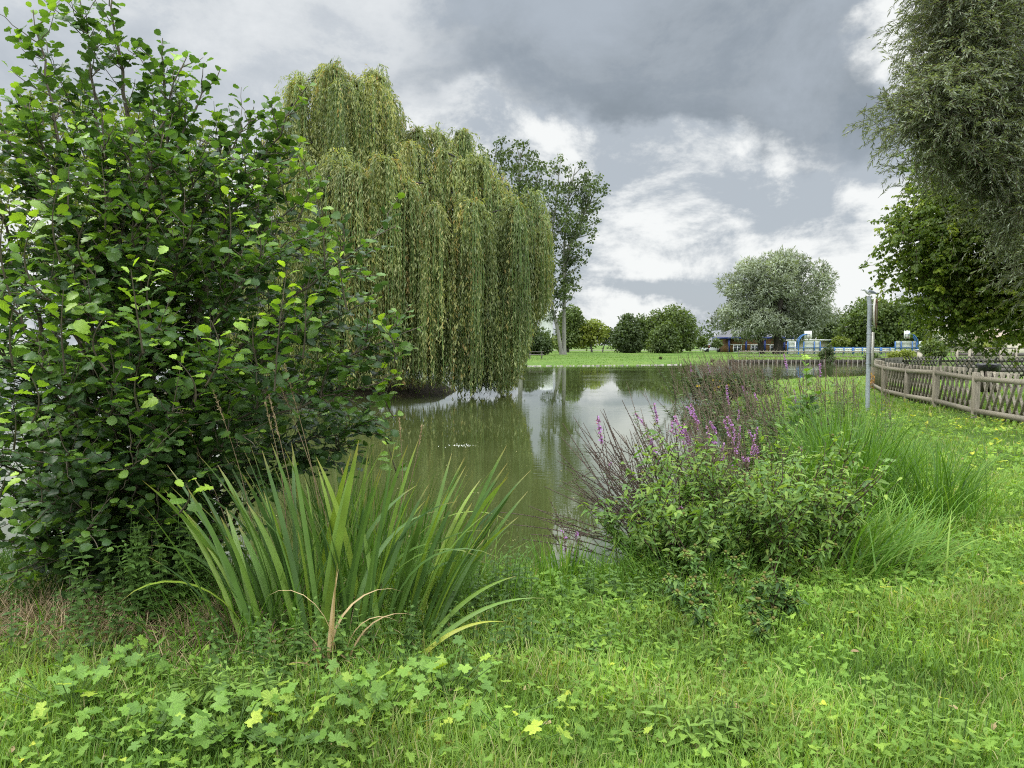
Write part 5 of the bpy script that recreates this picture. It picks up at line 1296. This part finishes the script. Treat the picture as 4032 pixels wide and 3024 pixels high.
    put(L, DIAW, np.stack([x, y, hgt(x, y) + rng.uniform(0, .22, k)], 1), np.stack([np.cos(an), np.sin(an), .3 + 0 * an], 1), rng.normal(size=(k, 3)) + np.array([0, 0, 1.]), .16, np.clip(rng.random(k) * .5 + .35 * np.exp(-((x - 41) / 4) ** 2), 0, 1))
    tag(L.build('bank_scrub', M['yellow_tree']), 'rough weeds spilling over the far right bank', 'weeds', kind='stuff')
    # shrubs on that bank
    far_tree('conifer_bush', 'pointed dark bush on the piled bank in front of the sports court', 'bush', px_crop1([(1180, 1060), (1180, 990), (1215, 930), (1240, 895), (1265, 940), (1280, 990), (1280, 1060)]), 79, 3258, 'dark_tree', 16, 1500, .2, .5, .05, seed=41, tint=(.1, .9))
    far_tree('round_bush', 'low dark bush where the piled bank meets the dark fence', 'bush', px_crop1([(1560, 1060), (1555, 1000), (1600, 975), (1660, 985), (1690, 1030), (1680, 1065)]), 80, 3435, 'dark_tree', 10, 800, .2, .5, .05, seed=42, tint=(.1, .9))
    far_tree('round_bush', 'rounded green bush right of the cream stone pillar', 'bush', [(3630, 1402), (3628, 1370), (3650, 1345), (3680, 1340), (3710, 1355), (3722, 1385), (3715, 1404)], 60, 3675, 'green_tree', 22, 2600, .18, .5, .06, seed=43)
    for k, (x, w_, t_) in enumerate([(3835, 26, 1342), (3882, 18, 1350), (3925, 30, 1334)]):
        far_tree('young_bush', ['leftmost pale young bush behind the footbridge rail', 'smallest yellow young bush behind the footbridge rail', 'tallest young bush behind the footbridge rail'][k], 'bush', [(x - w_, 1390), (x - w_, 1365), (x - 5, t_), (x + 8, t_ + 4), (x + w_, 1362), (x + w_, 1390)], 62, x, 'yellow_tree' if k == 1 else 'green_tree', 10, 700, .18, .4, .05, seed=44 + k)
    far_tree('hedge_shrub', 'dark hedge behind the right end of the light lattice fence', 'hedge', [(3640, 1385), (3640, 1330), (3700, 1310), (3800, 1290), (3900, 1280), (4000, 1290), (4150, 1280), (4300, 1300), (4300, 1390)], 110, 3900, 'dark_tree', 50, 6000, .4, 1.4, .15, seed=48)
    far_tree('flowering_bush', 'yellowish wild bushes before the far lattice fence by the pillar', 'bush', [(3500, 1412), (3500, 1390), (3540, 1380), (3590, 1382), (3612, 1395), (3612, 1412)], 82, 3560, 'yellow_tree', 20, 1600, .2, .5, .05, seed=49, tint=(.2, .9))

# ------------------------------------------------------------------ fences and posts
def lattice(acc, p, q, z0, z1, sp, w, slope=.6, off=0.0, th=.025):
    """crossed slats between two posts"""
    p = np.asarray(p, float); q = np.asarray(q, float); d = q - p; Ln = np.linalg.norm(d[:2]); e = d / Ln; nrm = np.array([-e[1], e[0], 0])
    h = z1 - z0; run = h * slope
    k = int(Ln / sp)
    for layer, sg in ((0, 1), (1, -1)):
        for j in range(-3, k + 4):
            s0 = (j + .5) * sp; s1 = s0 + sg * run
            if min(s0, s1) < -.02 or max(s0, s1) > Ln + .02:
                continue
            a = p + e * s0 + nrm * (off + layer * (th + .004)); b = p + e * s1 + nrm * (off + layer * (th + .004))
            a[2] = p[2] + z0; b[2] = p[2] + z1
            acc.beam(a, b, th, w, tint=R.random(), up=nrm)

def build_fences():
    rng = np.random.default_rng(181)
    P = [(12.7, 27.0), (11.63, 24.0), (11.12, 21.6), (10.6, 19.2), (10.15, 16.8), (9.78, 14.4), (9.5, 12.0)]
    root = thing('lattice_fence', 'weathered pale wooden lattice fence with round posts along the lawn', 'fence', (11, 20, 0))
    for i, (x, y) in enumerate(P):
        a = Acc(); z = H1(x, y)
        h = 1.0 + rng.normal(0, .01)
        a.tube(np.array([[x, y, z - .2], [x, y, z + .4], [x + rng.normal(0, .01), y, z + h - .02], [x, y, z + h]]), [.088, .086, .084, .072], 12, tint=rng.random(), cap=True)
        a.build('post', M['post_wood'], root, True)
    for i in range(len(P) - 1):
        p = np.array([*P[i], H1(*P[i])]); q = np.array([*P[i + 1], H1(*P[i + 1])])
        d = unit(q - p); n = np.array([-d[1], d[0], 0]); s = n if n[0] < 0 else -n
        for nm, zz, hh in (('top_rail', .87, .11), ('bottom_rail', .17, .11)):
            a = Acc(); a.beam(p + d * .05 + s * .045 + (0, 0, zz), q - d * .05 + s * .045 + (0, 0, zz), .035, hh, tint=rng.random()); a.build(nm, M['wood'], root)
        a = Acc(); lattice(a, p, q, .05, 1.04, .29, .05, .55, off=(.0 if n[0] > 0 else -.03)); a.build('lattice_panel', M['wood'], root)
    # dark fence
    P = [(12.95, 27.6), (14.6, 30.6), (16.8, 33.2), (19.2, 34.4), (21.8, 34.6), (24.4, 34.4), (27.0, 34.1), (29.6, 33.8)]
    root = thing('dark_lattice_fence', 'dark mossy lattice fence closing the yard behind the litter bin', 'fence', (20, 34, 0))
    for i, (x, y) in enumerate(P):
        a = Acc(); z = H1(x, y); a.tube(np.array([[x, y + .08, z - .2], [x, y + .08, z + 1.0]]), .06, 8, cap=True); a.build('post', M['wood_dark'], root)
    for i in range(len(P) - 1):
        p = np.array([*P[i], H1(*P[i])]); q = np.array([*P[i + 1], H1(*P[i + 1])])
        a = Acc()
        for zz in (.84, .2): a.beam(p + (0, .06, zz), q + (0, .06, zz), .04, .09)
        a.build('rail', M['wood_dark'], root)
        a = Acc(); lattice(a, p, q, .05, 1.03, .215, .06, .75, off=-.03); a.build('lattice_panel', M['wood_dark'], root)
    # light fence on the far bank
    P = [(28.0 + 2.42 * k, 95 - .35 * k) for k in range(13)]
    root = thing('far_lattice_fence', 'low light lattice fence across the pond before the sports court', 'fence', (40, 93, 0))
    for i, (x, y) in enumerate(P):
        a = Acc(); a.tube(np.array([[x, y, -.2], [x, y, .82]]), .06, 7, cap=True); a.build('post', M['wood_rail'], root)
    for i in range(len(P) - 1):
        p = np.array([*P[i], 0]); q = np.array([*P[i + 1], 0])
        a = Acc(); a.beam(p + (0, -.06, .70), q + (0, -.06, .70), .04, .12); a.beam(p + (0, -.06, .12), q + (0, -.06, .12), .04, .08); a.build('rail', M['wood'], root)
        a = Acc(); lattice(a, p, q, .02, .86, .42, .085, .7, off=-.02); a.build('lattice_panel', M['wood'], root)
    # footbridge
    b = np.array([34., 50.5, 0.2]); root = thing('footbridge', 'grey wooden footbridge railing behind the dark fence at the right edge', 'bridge', b)
    x0, x1 = 30.0, 39.5
    a = Acc(); a.box((34.75, 51.3, .12), (9.5, 1.5, .12)); a.box((34.75, 50.62, -.1), (9.5, .1, .28), tint=.2); a.build('deck', M['wood_rail'], root)
    for yy in (50.6, 52.0):
        a = Acc(); a.box(((x0 + x1) / 2, yy, 1.33), (x1 - x0, .12, .06), tint=.1); a.build('handrail', M['wood_rail'], root)
        for zz in (.5, .92):
            a = Acc(); a.box(((x0 + x1) / 2, yy + .05, zz), (x1 - x0, .04, .2), tint=.35); a.build('side_board', M['wood_rail'], root)
        for x in np.arange(x0 + .05, x1, 1.02):
            a = Acc(); a.box((x, yy - .03, .62), (.12, .10, 1.4), tint=.95); a.build('post', M['wood'], root)
    for yy in (50.7, 51.9):
        for x in (32, 35, 38):
            a = Acc(); a.box((x, yy, -.45), (.16, .16, 1.1), tint=.3); a.build('pier', M['wood_rail'], root)
    # stone pillar
    c = at(3635, 1400, 70); b = np.array([c[0], c[1], 0.0]); root = thing('stone_pillar', 'short cream pillar with a pale cap left of the rounded bush', 'pillar', b)
    a = Acc(); a.box(b + (0, 0, .48), (.75, .75, 1.1)); a.build('shaft', M['cream'], root)
    a = Acc(); a.box(b + (0, 0, 1.07), (.95, .95, .1)); a.build('cap', M['concrete'], root)

def build_sign_gull_bin():
    b = np.array([8.57, 18.5, 0.0]); b[2] = H1(8.57, 18.5)
    root = thing('sign_post', 'galvanised post carrying a round sign and a plate seen edge on', 'sign', b)
    a = Acc(); a.tube(np.array([b + (0, 0, -.2), b + (0, 0, 2.5), b + (-.03, 0, 2.76)]), .052, 14, cap=True); a.build('pole', M['steel'], root, True)
    # round sign: disc whose normal points right and slightly toward the camera
    ang = radians(-30); nrm = np.array([cos(ang), sin(ang) - .0, 0]); tx = np.array([-nrm[1], nrm[0], 0]); c = b + nrm * .075 + np.array([.02, -.02, 2.36])
    def disc(r0, r1, off, th, mat, name, par):
        A = Acc(); an = np.linspace(0, 2 * pi, 41)[:-1]
        cir = lambda r, o: c + nrm * o + r * (np.cos(an)[:, None] * tx + np.sin(an)[:, None] * np.array([0, 0, 1.]))
        v = np.concatenate([cir(r0, off), cir(r1, off), cir(r0, off + th), cir(r1, off + th)]); f = []
        for j in range(40):
            k = (j + 1) % 40
            f += [[80 + j, 120 + j, 120 + k, 80 + k], [40 + j, 40 + k, 120 + k, 120 + j]]
            f += [[j, k, 40 + k, 40 + j]]
        A.add(v, f); return A.build(name, mat, par)
    pl = disc(.0005, .36, 0, .045, M['signwhite'], 'sign_disc', root)
    disc(.25, .355, .047, .004, M['signred'], 'red_rim', root); disc(.0005, .25, .047, .003, M['signface'], 'sign_face', root)
    a = Acc(); a.box(b + nrm * .09 + (0, 0, 1.50), (.03, .36, .82), rz=ang); a.build('plate', M['signwhite'], root)
    for z in (2.56, 2.06, 1.88, 1.42, 1.16):
        a = Acc(); a.tube(np.array([b + (0, 0, z - .018), b + (0, 0, z + .018)]), .06, 14, cap=True); a.box(b + nrm * .06 + (0, 0, z), (.04, .05, .034), rz=ang); a.build('clamp', M['steel'], root)
    # gull
    g = b + np.array([-.02, 0, 2.76]); root = thing('gull', 'grey and white gull perched on top of the sign post', 'bird', g)
    ax = [(-.172, .158, .010, .012), (-.160, .160, .020, .022), (-.140, .166, .028, .030), (-.115, .163, .029, .031), (-.095, .148, .033, .037), (-.065, .122, .050, .052), (-.02, .102, .060, .058), (.03, .098, .057, .052), (.08, .100, .044, .038), (.12, .098, .028, .022), (.16, .088, .018, .010), (.185, .080, .010, .004)]
    a = Acc(); an = np.arange(12) * 2 * pi / 12; v = []
    for x, z, wy, wz in ax: v += [g + np.array([x, cos(t) * wy, z + sin(t) * wz]) for t in an]
    f = [[i * 12 + j, i * 12 + (j + 1) % 12, (i + 1) * 12 + (j + 1) % 12, (i + 1) * 12 + j] for i in range(len(ax) - 1) for j in range(12)]
    a.add(v, f); n = len(ax)
    a.add([*v[:12], g + np.array([-.178, 0, .157])], [[j, (j + 1) % 12, 12] for j in range(12)]); a.add([*v[-12:], g + np.array([.19, 0, .079])], [[j, (j + 1) % 12, 12] for j in range(12)])
    a.build('body', M['gullwhite'], root, True)
    for s in (-1, 1):
        a = Acc(); pr = [(-.05, .115, .012), (-.03, .135, .028), (.02, .130, .036), (.08, .115, .030), (.14, .095, .016), (.20, .078, .004)]
        vv = []
        for x, z, w in pr:
            for q in np.linspace(-1, 1, 6): vv.append(g + np.array([x, s * (.062 - .15 * max(0, x - .02) + .004 - .012 * q * q), z - .012 + q * w]))
        ff = [[i * 6 + j, i * 6 + j + 1, i * 6 + 7 + j, i * 6 + 6 + j] for i in range(5) for j in range(5)]
        a.add(vv, ff); a.build('wing', M['gullgrey'], root, True)
        a = Acc(); vv = [g + np.array([x, s * y, z]) for x, y, z in [(.13, .035, .100), (.21, .012, .078), (.235, .008, .070), (.20, .014, .066), (.13, .03, .078)]]
        a.add(vv, [[0, 1, 2, 3]]); a.add(vv, [[0, 3, 4]]); a.build('wing_tip', M['gulldark'], root)
        a = Acc(); a.tube(np.array([g + (0, s * .022, .055), g + (.004, s * .022, .02), g + (0, s * .022, .002)]), .004, 5); a.box(g + (-.014, s * .022, .003), (.045, .03, .005)); a.build('leg', M['gulldark'], root)
        a = Acc(); e = g + np.array([-.148, s * .0285, .168]); a.tube(np.array([e - (0, s * .002, 0), e + (0, s * .002, 0)]), .0045, 6, cap=True); a.build('eye', M['gulldark'], root)
    a = Acc(); a.tube(np.array([g + (-.172, 0, .158), g + (-.195, 0, .156), g + (-.215, 0, .150)]), [.010, .007, .001], 6); a.build('beak', M['gulldark'], root)
    # litter bin
    c = at(3892, 1424, 24.5); b = np.array([c[0], c[1], 0]); root = thing('litter_bin', 'dark slatted litter bin with a black bag folded over its rim', 'bin', b)
    R0 = .26; top = .98
    a = Acc(); a.lathe([(.02, .08), (R0 - .03, .08), (R0 - .03, .85), (R0 - .05, .85)], b, 16, .2); a.build('liner', M['tyre'], root, True)
    a = Acc()
    for k in range(14):
        t = k * 2 * pi / 14; a.box(b + (cos(t) * R0, sin(t) * R0, .46), (.022, .095, .78), rz=t, tint=R.random())
    a.build('slats', M['bin_wood'], root)
    a = Acc(); an = np.arange(28) * 2 * pi / 28; v = []
    for k, (r, z) in enumerate([(R0 - .03, top - .10), (R0 + .0, top - .01), (R0 + .06, top), (R0 + .075, top - .05), (R0 + .06, top - .16), (R0 + .035, top - .24)]):
        for t in an: 
            w = .018 * sin(5 * t + k) * (k > 2) + .01 * sin(11 * t); v.append(b + np.array([cos(t) * (r + w), sin(t) * (r + w), z + .03 * sin(3 * t + 1) * (k > 3)]))
    f = [[i * 28 + j, i * 28 + (j + 1) % 28, (i + 1) * 28 + (j + 1) % 28, (i + 1) * 28 + j] for i in range(5) for j in range(28)]
    a.add(v, f); a.build('bin_bag', M['black_bag'], root, True)
    # withered fronds at the fence end
    rng = np.random.default_rng(191); a = Acc(); n = 60; q = np.array([12.55, 26.7, .05])
    x = q[0] + rng.normal(0, .1, n); y = q[1] + rng.normal(0, .08, n)
    P = np.stack([x, y, .05 + rng.uniform(0, .5, n)], 1); put(a, LANCES, P, unit(rng.normal(size=(n, 3)) + np.array([0, 0, .3])), rng.normal(size=(n, 3)), rng.uniform(.1, .2, n), rng.random(n))
    a.tube(np.array([q + (0, 0, -.05), q + (.02, 0, .3), q + (.03, 0, .6)]), .006, 4); tag(a.build('withered_plant', M['orange']), 'orange withered plant against the end post of the pale fence', 'plant')

# ------------------------------------------------------------------ buildings and the sports court
def build_buildings():
    D = 150.0
    X = lambda px, d=D: (px - 2016) / F * d / cos(PITCH) * 1.0
    # timber hall
    x0, x1 = X(2866), X(3105); b = np.array([(x0 + x1) / 2, D + 4, 0]); z1 = 2.75
    root = thing('community_hall', 'single storey timber clad hall with blue columns under the silver willow', 'building', b)
    a = Acc(); a.box(((x0 + x1) / 2, D + 4.3, 1.3), (x1 - x0 - .5, 8, 2.6)); a.build('wall', M['clad'], root)
    a = Acc(); v = [(x0 - .9, D - .7, z1 + .2), (x1 + .6, D - .7, z1 + .2), (x1 + .6, D + 9, z1 + .2), (x0 - .9, D + 9, z1 + .2), (x0 + 2.6, D + 4.2, 5.0), (x1 - 2, D + 4.2, 5.0)]
    a.add(v, [[0, 1, 5, 4], [2, 3, 4, 5]]); a.add(v, [[3, 0, 4], [1, 2, 5]]); a.build('roof', M['slate'], root)
    a = Acc(); a.box(((x0 + x1) / 2 - .1, D - .68, z1 + .05), (x1 - x0 + 1.6, .12, .36)); a.box((x0 - .85, D + 4, z1 + .05), (.12, 9.2, .36)); a.build('fascia', M['deepblue'], root)
    a = Acc(); a.box(((x0 + x1) / 2 - .1, D + 4.1, z1 - .12), (x1 - x0 + 1.0, 8.6, .04)); a.build('soffit', M['deepblue'], root)
    a = Acc(); a.box(((x0 + x1) / 2, D + .24, 1.52), (x1 - x0 - .4, .08, .16)); a.build('white_band', M['white'], root)
    for px in (2866, 2933, 3006, 3083):
        a = Acc(); a.box((X(px), D - .35, 1.3), (.32, .32, 2.6)); a.build('column', M['deepblue'], root)
    for px in (2902, 2971, 3046):
        a = Acc(); x = X(px); 
        for s in (-.75, .0, .75): a.box((x + s, D + .2, .72), (.13, .12, 1.44))
        a.box((x, D + .2, 1.40), (1.63, .11, .09)); a.box((x, D + .2, .05), (1.63, .11, .10)); d = a.build('door', M['white'], root)
        for s in (-.375, .375):
            g = Acc(); g.box((x + s, D + .22, .72), (.62, .06, 1.26)); g.build('pane', M['glass'], d if False else root)
    # white car behind the hall corner
    c = np.array([X(2846), D + 8, 0]); root = thing('parked_car', 'white hatchback parked at the left corner of the timber hall', 'car', c)
    prof = [(-2.0, .35), (-2.05, .75), (-1.85, 1.0), (-1.45, 1.42), (.1, 1.45), (.8, 1.0), (1.75, .82), (2.0, .6), (2.0, .35)]
    a = Acc(); n = len(prof); v = []
    for s, k in ((-1, 1), (1, 1)): v += [c + np.array([x, s * (.84 if z < 1.05 else .68), z]) for x, z in prof]
    a.add(v, [[i, (i + 1) % n, n + (i + 1) % n, n + i] for i in range(n)])
    cen = [c + np.array([0, -.85, .7]), c + np.array([0, .85, .7])]
    for s in (0, 1): a.add(v[s * n:(s + 1) * n] + [cen[s]], [[i, (i + 1) % n, n] for i in range(n)])
    a.build('body', M['carpaint'], root, False)
    a = Acc(); 
    for s in (-1, 1): a.add([c + np.array([x, s * y, z]) for x, y, z in [(-1.5, .80, 1.02), (.65, .80, 1.02), (.05, .72, 1.38), (-1.35, .72, 1.38)]], [[0, 1, 2, 3]])
    a.add([c + np.array([x, y, z]) for x, y, z in [(.18, -.62, 1.42), (.18, .62, 1.42), (.82, .7, 1.03), (.82, -.7, 1.03)]], [[0, 1, 2, 3]]); a.build('window', M['glass'], root)
    for x in (-1.25, 1.3):
        for s in (-1, 1):
            a = Acc(); a.tube(np.array([c + (x, s * .70, .32), c + (x, s * .88, .32)]), .32, 16, cap=True); w = a.build('wheel', M['tyre'], root)
    for s in (-.6, .6):
        a = Acc(); a.box(c + (1.93, s, .68), (.12, .3, .14)); a.build('headlight', M['signwhite'], root)
    # flat roofed pavilion
    D2 = 142.0; xa, xb = X(3150, D2), X(3255, D2); b = np.array([(xa + xb) / 2, D2 + 3, 0]); root = thing('pavilion', 'cream walled pavilion with a flat white roof and an open end behind the court', 'building', b)
    a = Acc(); a.box(((xa + xb) / 2, D2 + 3, 1.1), (xb - xa, 6, 2.2)); a.build('wall', M['cream'], root)
    a = Acc(); a.box(((xa + X(3288, D2)) / 2 - .3, D2 + 2.8, 2.34), (X(3292, D2) - xa + 1.2, 7, .22)); a.build('roof', M['white'], root)
    a = Acc(); a.box((X(3284, D2), D2 - .2, 1.1), (.14, .14, 2.24)); a.box((X(3284, D2), D2 + 5.6, 1.1), (.14, .14, 2.24)); a.build('support_posts', M['steel'], root)
    a = Acc(); a.box((X(3292, D2) - .1, D2 + 3, 2.02), (.1, 6.4, .12), tint=.2); a.box(((xb + X(3288, D2)) / 2, D2 - .5, 2.14), (X(3288, D2) - xb, .1, .17)); a.build('edge_beam', M['deepblue'], root)
    # sports court ends
    D3 = 120.0
    def cage(label, pxs, D3, bb, dirn):
        x = [X(p, D3) for p in pxs]; b = np.array([np.mean(x), D3, 0]); root = thing('court_goal', label, 'sports goal', b, 'ball court goal ends'); zt = 2.0
        for k, xx in enumerate(x):
            a = Acc(); a.box((xx, D3, zt / 2), (.14, .14, zt)); a.build('post', M['white'] if (dirn > 0 and k == 1) or (dirn < 0 and k == len(x) - 2) else M['blue'], root)
        for k in range(len(x) - 1):
            full = not ((dirn > 0 and k == 1) or (dirn < 0 and k == len(x) - 3))
            h = zt if full else 1.0
            a = Acc(); n = int(h / .2); w = x[k + 1] - x[k] - .18
            for j in range(n): a.box(((x[k] + x[k + 1]) / 2, D3 + .02, .1 + j * .2 + .08), (w, .04, .165), tint=.5)
            a.build('slat_panel', M['panel'], root)
        a = Acc(); a.box(((x[0] + x[-1]) / 2, D3 - .075, 1.02), (x[-1] - x[0], .03, .09)); a.box(((x[0] + x[-1]) / 2, D3 - .075, .52), (x[-1] - x[0], .03, .06)); a.build('cross_rail', M['blue'], root)
        # curved hoop arm
        cx = X(bb[0], D3); t = np.linspace(0, pi / 2, 10); z0 = 1.7; ht = 3.15
        for yy in (-.35, .35):
            a = Acc(); arc = [np.array([cx - dirn * 1.5, D3 + yy, 0]), np.array([cx - dirn * 1.5, D3 + yy, z0])] + [np.array([cx - dirn * 1.5 + dirn * 1.35 * (1 - cos(q)), D3 + yy, z0 + (ht - z0) * sin(q)]) for q in t[1:]]
            a.tube(np.array(arc), .085, 8, cap=True); a.build('hoop_arm', M['blue'], root, True)
        a = Acc(); 
        for j in range(3): a.box((cx - dirn * (1.45 - .35 * j), D3, 2.05 + .4 * j), (.06, .7, .06))
        a.build('rungs', M['blue'], root)
        a = Acc(); a.box((cx + dirn * .05, D3 - .1, 3.05), (1.15 if dirn > 0 else .9, .06, 1.2)); bbd = a.build('backboard', M['white'], root)
        a = Acc(); s_ = .26
        for q in ((-s_, 0), (s_, 0)): a.box((cx + dirn * .05 + q[0], D3 - .14, 2.85), (.06, .02, .5))
        a.box((cx + dirn * .05, D3 - .14, 3.12), (.58, .02, .06)); a.box((cx + dirn * .05, D3 - .14, 2.58), (.58, .02, .06)); a.build('target_square', M['slate'], root)
        a = Acc(); an = np.linspace(0, 2 * pi, 17); a.tube(np.stack([cx + dirn * .1 + .23 * np.cos(an), D3 - .4 + .23 * np.sin(an), 2.55 + 0 * an], 1), .025, 5); a.build('ring', M['signred'], root)
    cage('slatted court end with a blue curved hoop arm behind the bright sapling', [3099, 3128, 3162, 3203, 3226], D3, (3176, 0), 1)
    cage('slatted court end with a blue curved hoop arm beneath the right hand tree', [3521, 3544, 3588, 3605, 3618, 3640], 117.0, (3566, 0), -1)
    b = np.array([58., 120, 0]); root = thing('court_barrier', 'long low blue and white barrier along the sports court', 'barrier', b)
    xa, xb = X(3228, D3), X(3519, D3)
    a = Acc(); a.box(((xa + xb) / 2, D3, 1.08), (xb - xa, .12, .10)); a.build('top_rail', M['blue'], root)
    a = Acc()
    for z in (.88, .62, .36): a.box(((xa + xb) / 2, D3 + .02, z), (xb - xa, .05, .20), tint=.5)
    a.build('slats', M['white'], root)
    for k in range(8):
        a = Acc(); a.box((xa + (xb - xa) * (k + .5) / 8, D3 - .09, .53), (.13 if k % 3 else .34, .12, 1.06)); a.build('post', M['blue'], root)
    # house behind the right hand trees
    D4 = 162.0; xa, xb = X(3606, D4), X(3830, D4); b = np.array([(xa + xb) / 2, D4 + 4, 0]); root = thing('house', 'house with a dark slate roof half hidden behind the right hand trees', 'house', b)
    a = Acc(); a.box(((xa + xb) / 2, D4 + 4, 3.2), (xb - xa, 8, 6.4)); a.build('wall', M['cream'], root)
    a = Acc(); v = [(xa - .4, D4 - .5, 6.25), (xb + .4, D4 - .5, 6.25), (xb + .4, D4 + 4, 9.4), (xa - .4, D4 + 4, 9.4), (xb + .4, D4 + 8.5, 6.25), (xa - .4, D4 + 8.5, 6.25)]
    a.add(v, [[0, 1, 2, 3], [3, 2, 4, 5]]); a.build('roof', M['slate'], root)
    a = Acc(); a.add([(xa + .002, D4, 6.4), (xa + .002, D4 + 8, 6.4), (xa + .002, D4 + 4, 9.2)], [[0, 1, 2]]); a.add([(xb - .002, D4, 6.4), (xb - .002, D4 + 8, 6.4), (xb - .002, D4 + 4, 9.2)], [[0, 1, 2]]); a.build('gable', M['cream'], root)
    for px in (3640, 3700, 3750):
        a = Acc(); a.box((X(px, D4), D4 - .01, 4.4), (1.1, .06, 1.4)); a.build('window', M['glass'], root)
    D5 = 78.0; xa, xb = X(3950, D5), X(4160, D5); b = np.array([(xa + xb) / 2, D5 + 3, 0]); root = thing('outbuilding', 'low sunlit cream outbuilding at the right edge beyond the footbridge', 'building', b)
    a = Acc(); a.box(((xa + xb) / 2, D5 + 3, .95), (xb - xa, 6, 1.9)); a.build('wall', M['cream'], root)
    a = Acc(); v = [(xa - .2, D5 - .2, 1.88), (xb + .2, D5 - .2, 1.88), (xb + .2, D5 + 3, 3.2), (xa - .2, D5 + 3, 3.2), (xb + .2, D5 + 6.2, 1.88), (xa - .2, D5 + 6.2, 1.88)]
    a.add(v, [[0, 1, 2, 3], [3, 2, 4, 5]]); a.add(v, [[0, 3, 5], [1, 4, 2]]); a.build('roof', M['roof_tile'], root)
    # white tower
    D6 = 300.0; c = np.array([X(2148, D6), D6, 0]); root = thing('water_tower', 'pale concrete tower glimpsed between the two poplars', 'tower', c)
    a = Acc(); a.lathe([(3.0, -.5), (2.8, 6), (2.7, 12.6), (2.95, 12.9), (2.95, 15.0), (2.7, 15.3), (.05, 15.5)], c, 28); a.build('shaft', M['concrete'], root, True)
    a = Acc(); a.lathe([(3.02, 12.75), (3.08, 12.75), (3.08, 12.95), (3.02, 12.95)], c, 28); a.build('cornice', M['concrete'], root)
    # utility pole
    D7 = 190.0; c = np.array([X(2756, D7), D7, 0]); root = thing('floodlight_mast', 'thin floodlight mast rising beyond the trees left of the hall', 'mast', c)
    a = Acc(); a.tube(np.array([c, c + (0, 0, 5.6)]), [.12, .07], 7); a.build('pole', M['slate'], root)
    for k, z in enumerate((5.45, 4.95)):
        a = Acc(); a.box(c + (-.18, -.1, z), (.42, .25, .28)); a.build('lamp_head', M['slate'], root)
    # small red post on the lawn
    c = gp(2788, 1378, 0); c = np.array([X(2789, 150), 150., 0]); root = thing('litter_post', 'small red litter box on a post on the far lawn', 'litter box', c)
    a = Acc(); a.box(c + (0, 0, .5), (.1, .1, 1.0)); a.build('post', M['slate'], root)
    a = Acc(); a.box(c + (0, -.08, 1.1), (.36, .3, .55)); a.box(c + (0, -.08, 1.4), (.42, .36, .06)); a.build('box', M['signred'], root)
    # pale track at the foot of the distant trees
    a = Acc(); a.add([(-60, 196, .06), (120, 190, .06), (120, 202, .06), (-60, 210, .06)], [[0, 1, 2, 3]]); tag(a.build('path', M['track']), kind='structure')

M['float'] = leaf_mat('floating_scraps', [(0, (.10, .11, .03)), (.7, (.30, .28, .10)), (1, (.78, .78, .72))], trans=.1, rough=.6)
M['pod'] = solid_mat('iris_pod', (.26, .33, .08), (.14, .19, .05), scale=60, rough=.45)
M['rush'] = leaf_mat('rush_blade', [(0, (.05, .075, .03)), (.5, (.09, .11, .04)), (1, (.17, .11, .075))], trans=.2, nscale=1)
M['roof_tile'] = solid_mat('pale_tile_roof', (.36, .29, .22), (.26, .20, .15), scale=3, stretch=(6, 1, 1))
M['track'] = solid_mat('pale_track', (.42, .38, .32), (.32, .28, .23), scale=.3)

build_camera(); build_world(); build_ground(); build_water()
build_far_trees(); build_poplars(); build_weeping_willow(); build_back_left_tree(); build_right_trees(); build_alder()
build_iris(); build_loosestrife(); build_bidens(); build_sedges(); build_low_plants(); build_lawn()
sapling('alder_sapling', 'bright green alder sapling poking above the loosestrife before the court', (3.75, 9.9), 1.52, np.random.default_rng(201), 14, .5, .45, .10)
build_floating_bits(); build_far_bank(); build_fences(); build_sign_gull_bin(); build_buildings()
for o in bpy.data.objects:
    if '_o' in o: del o['_o']

sc.render.engine = 'CYCLES'
cy = sc.cycles
cy.max_bounces = 5; cy.diffuse_bounces = 3; cy.glossy_bounces = 2; cy.transmission_bounces = 3; cy.transparent_max_bounces = 4
cy.caustics_reflective = False; cy.caustics_refractive = False
cy.use_denoising = False; cy.filter_width = 1.1
cy.use_adaptive_sampling = True; cy.adaptive_threshold = .012
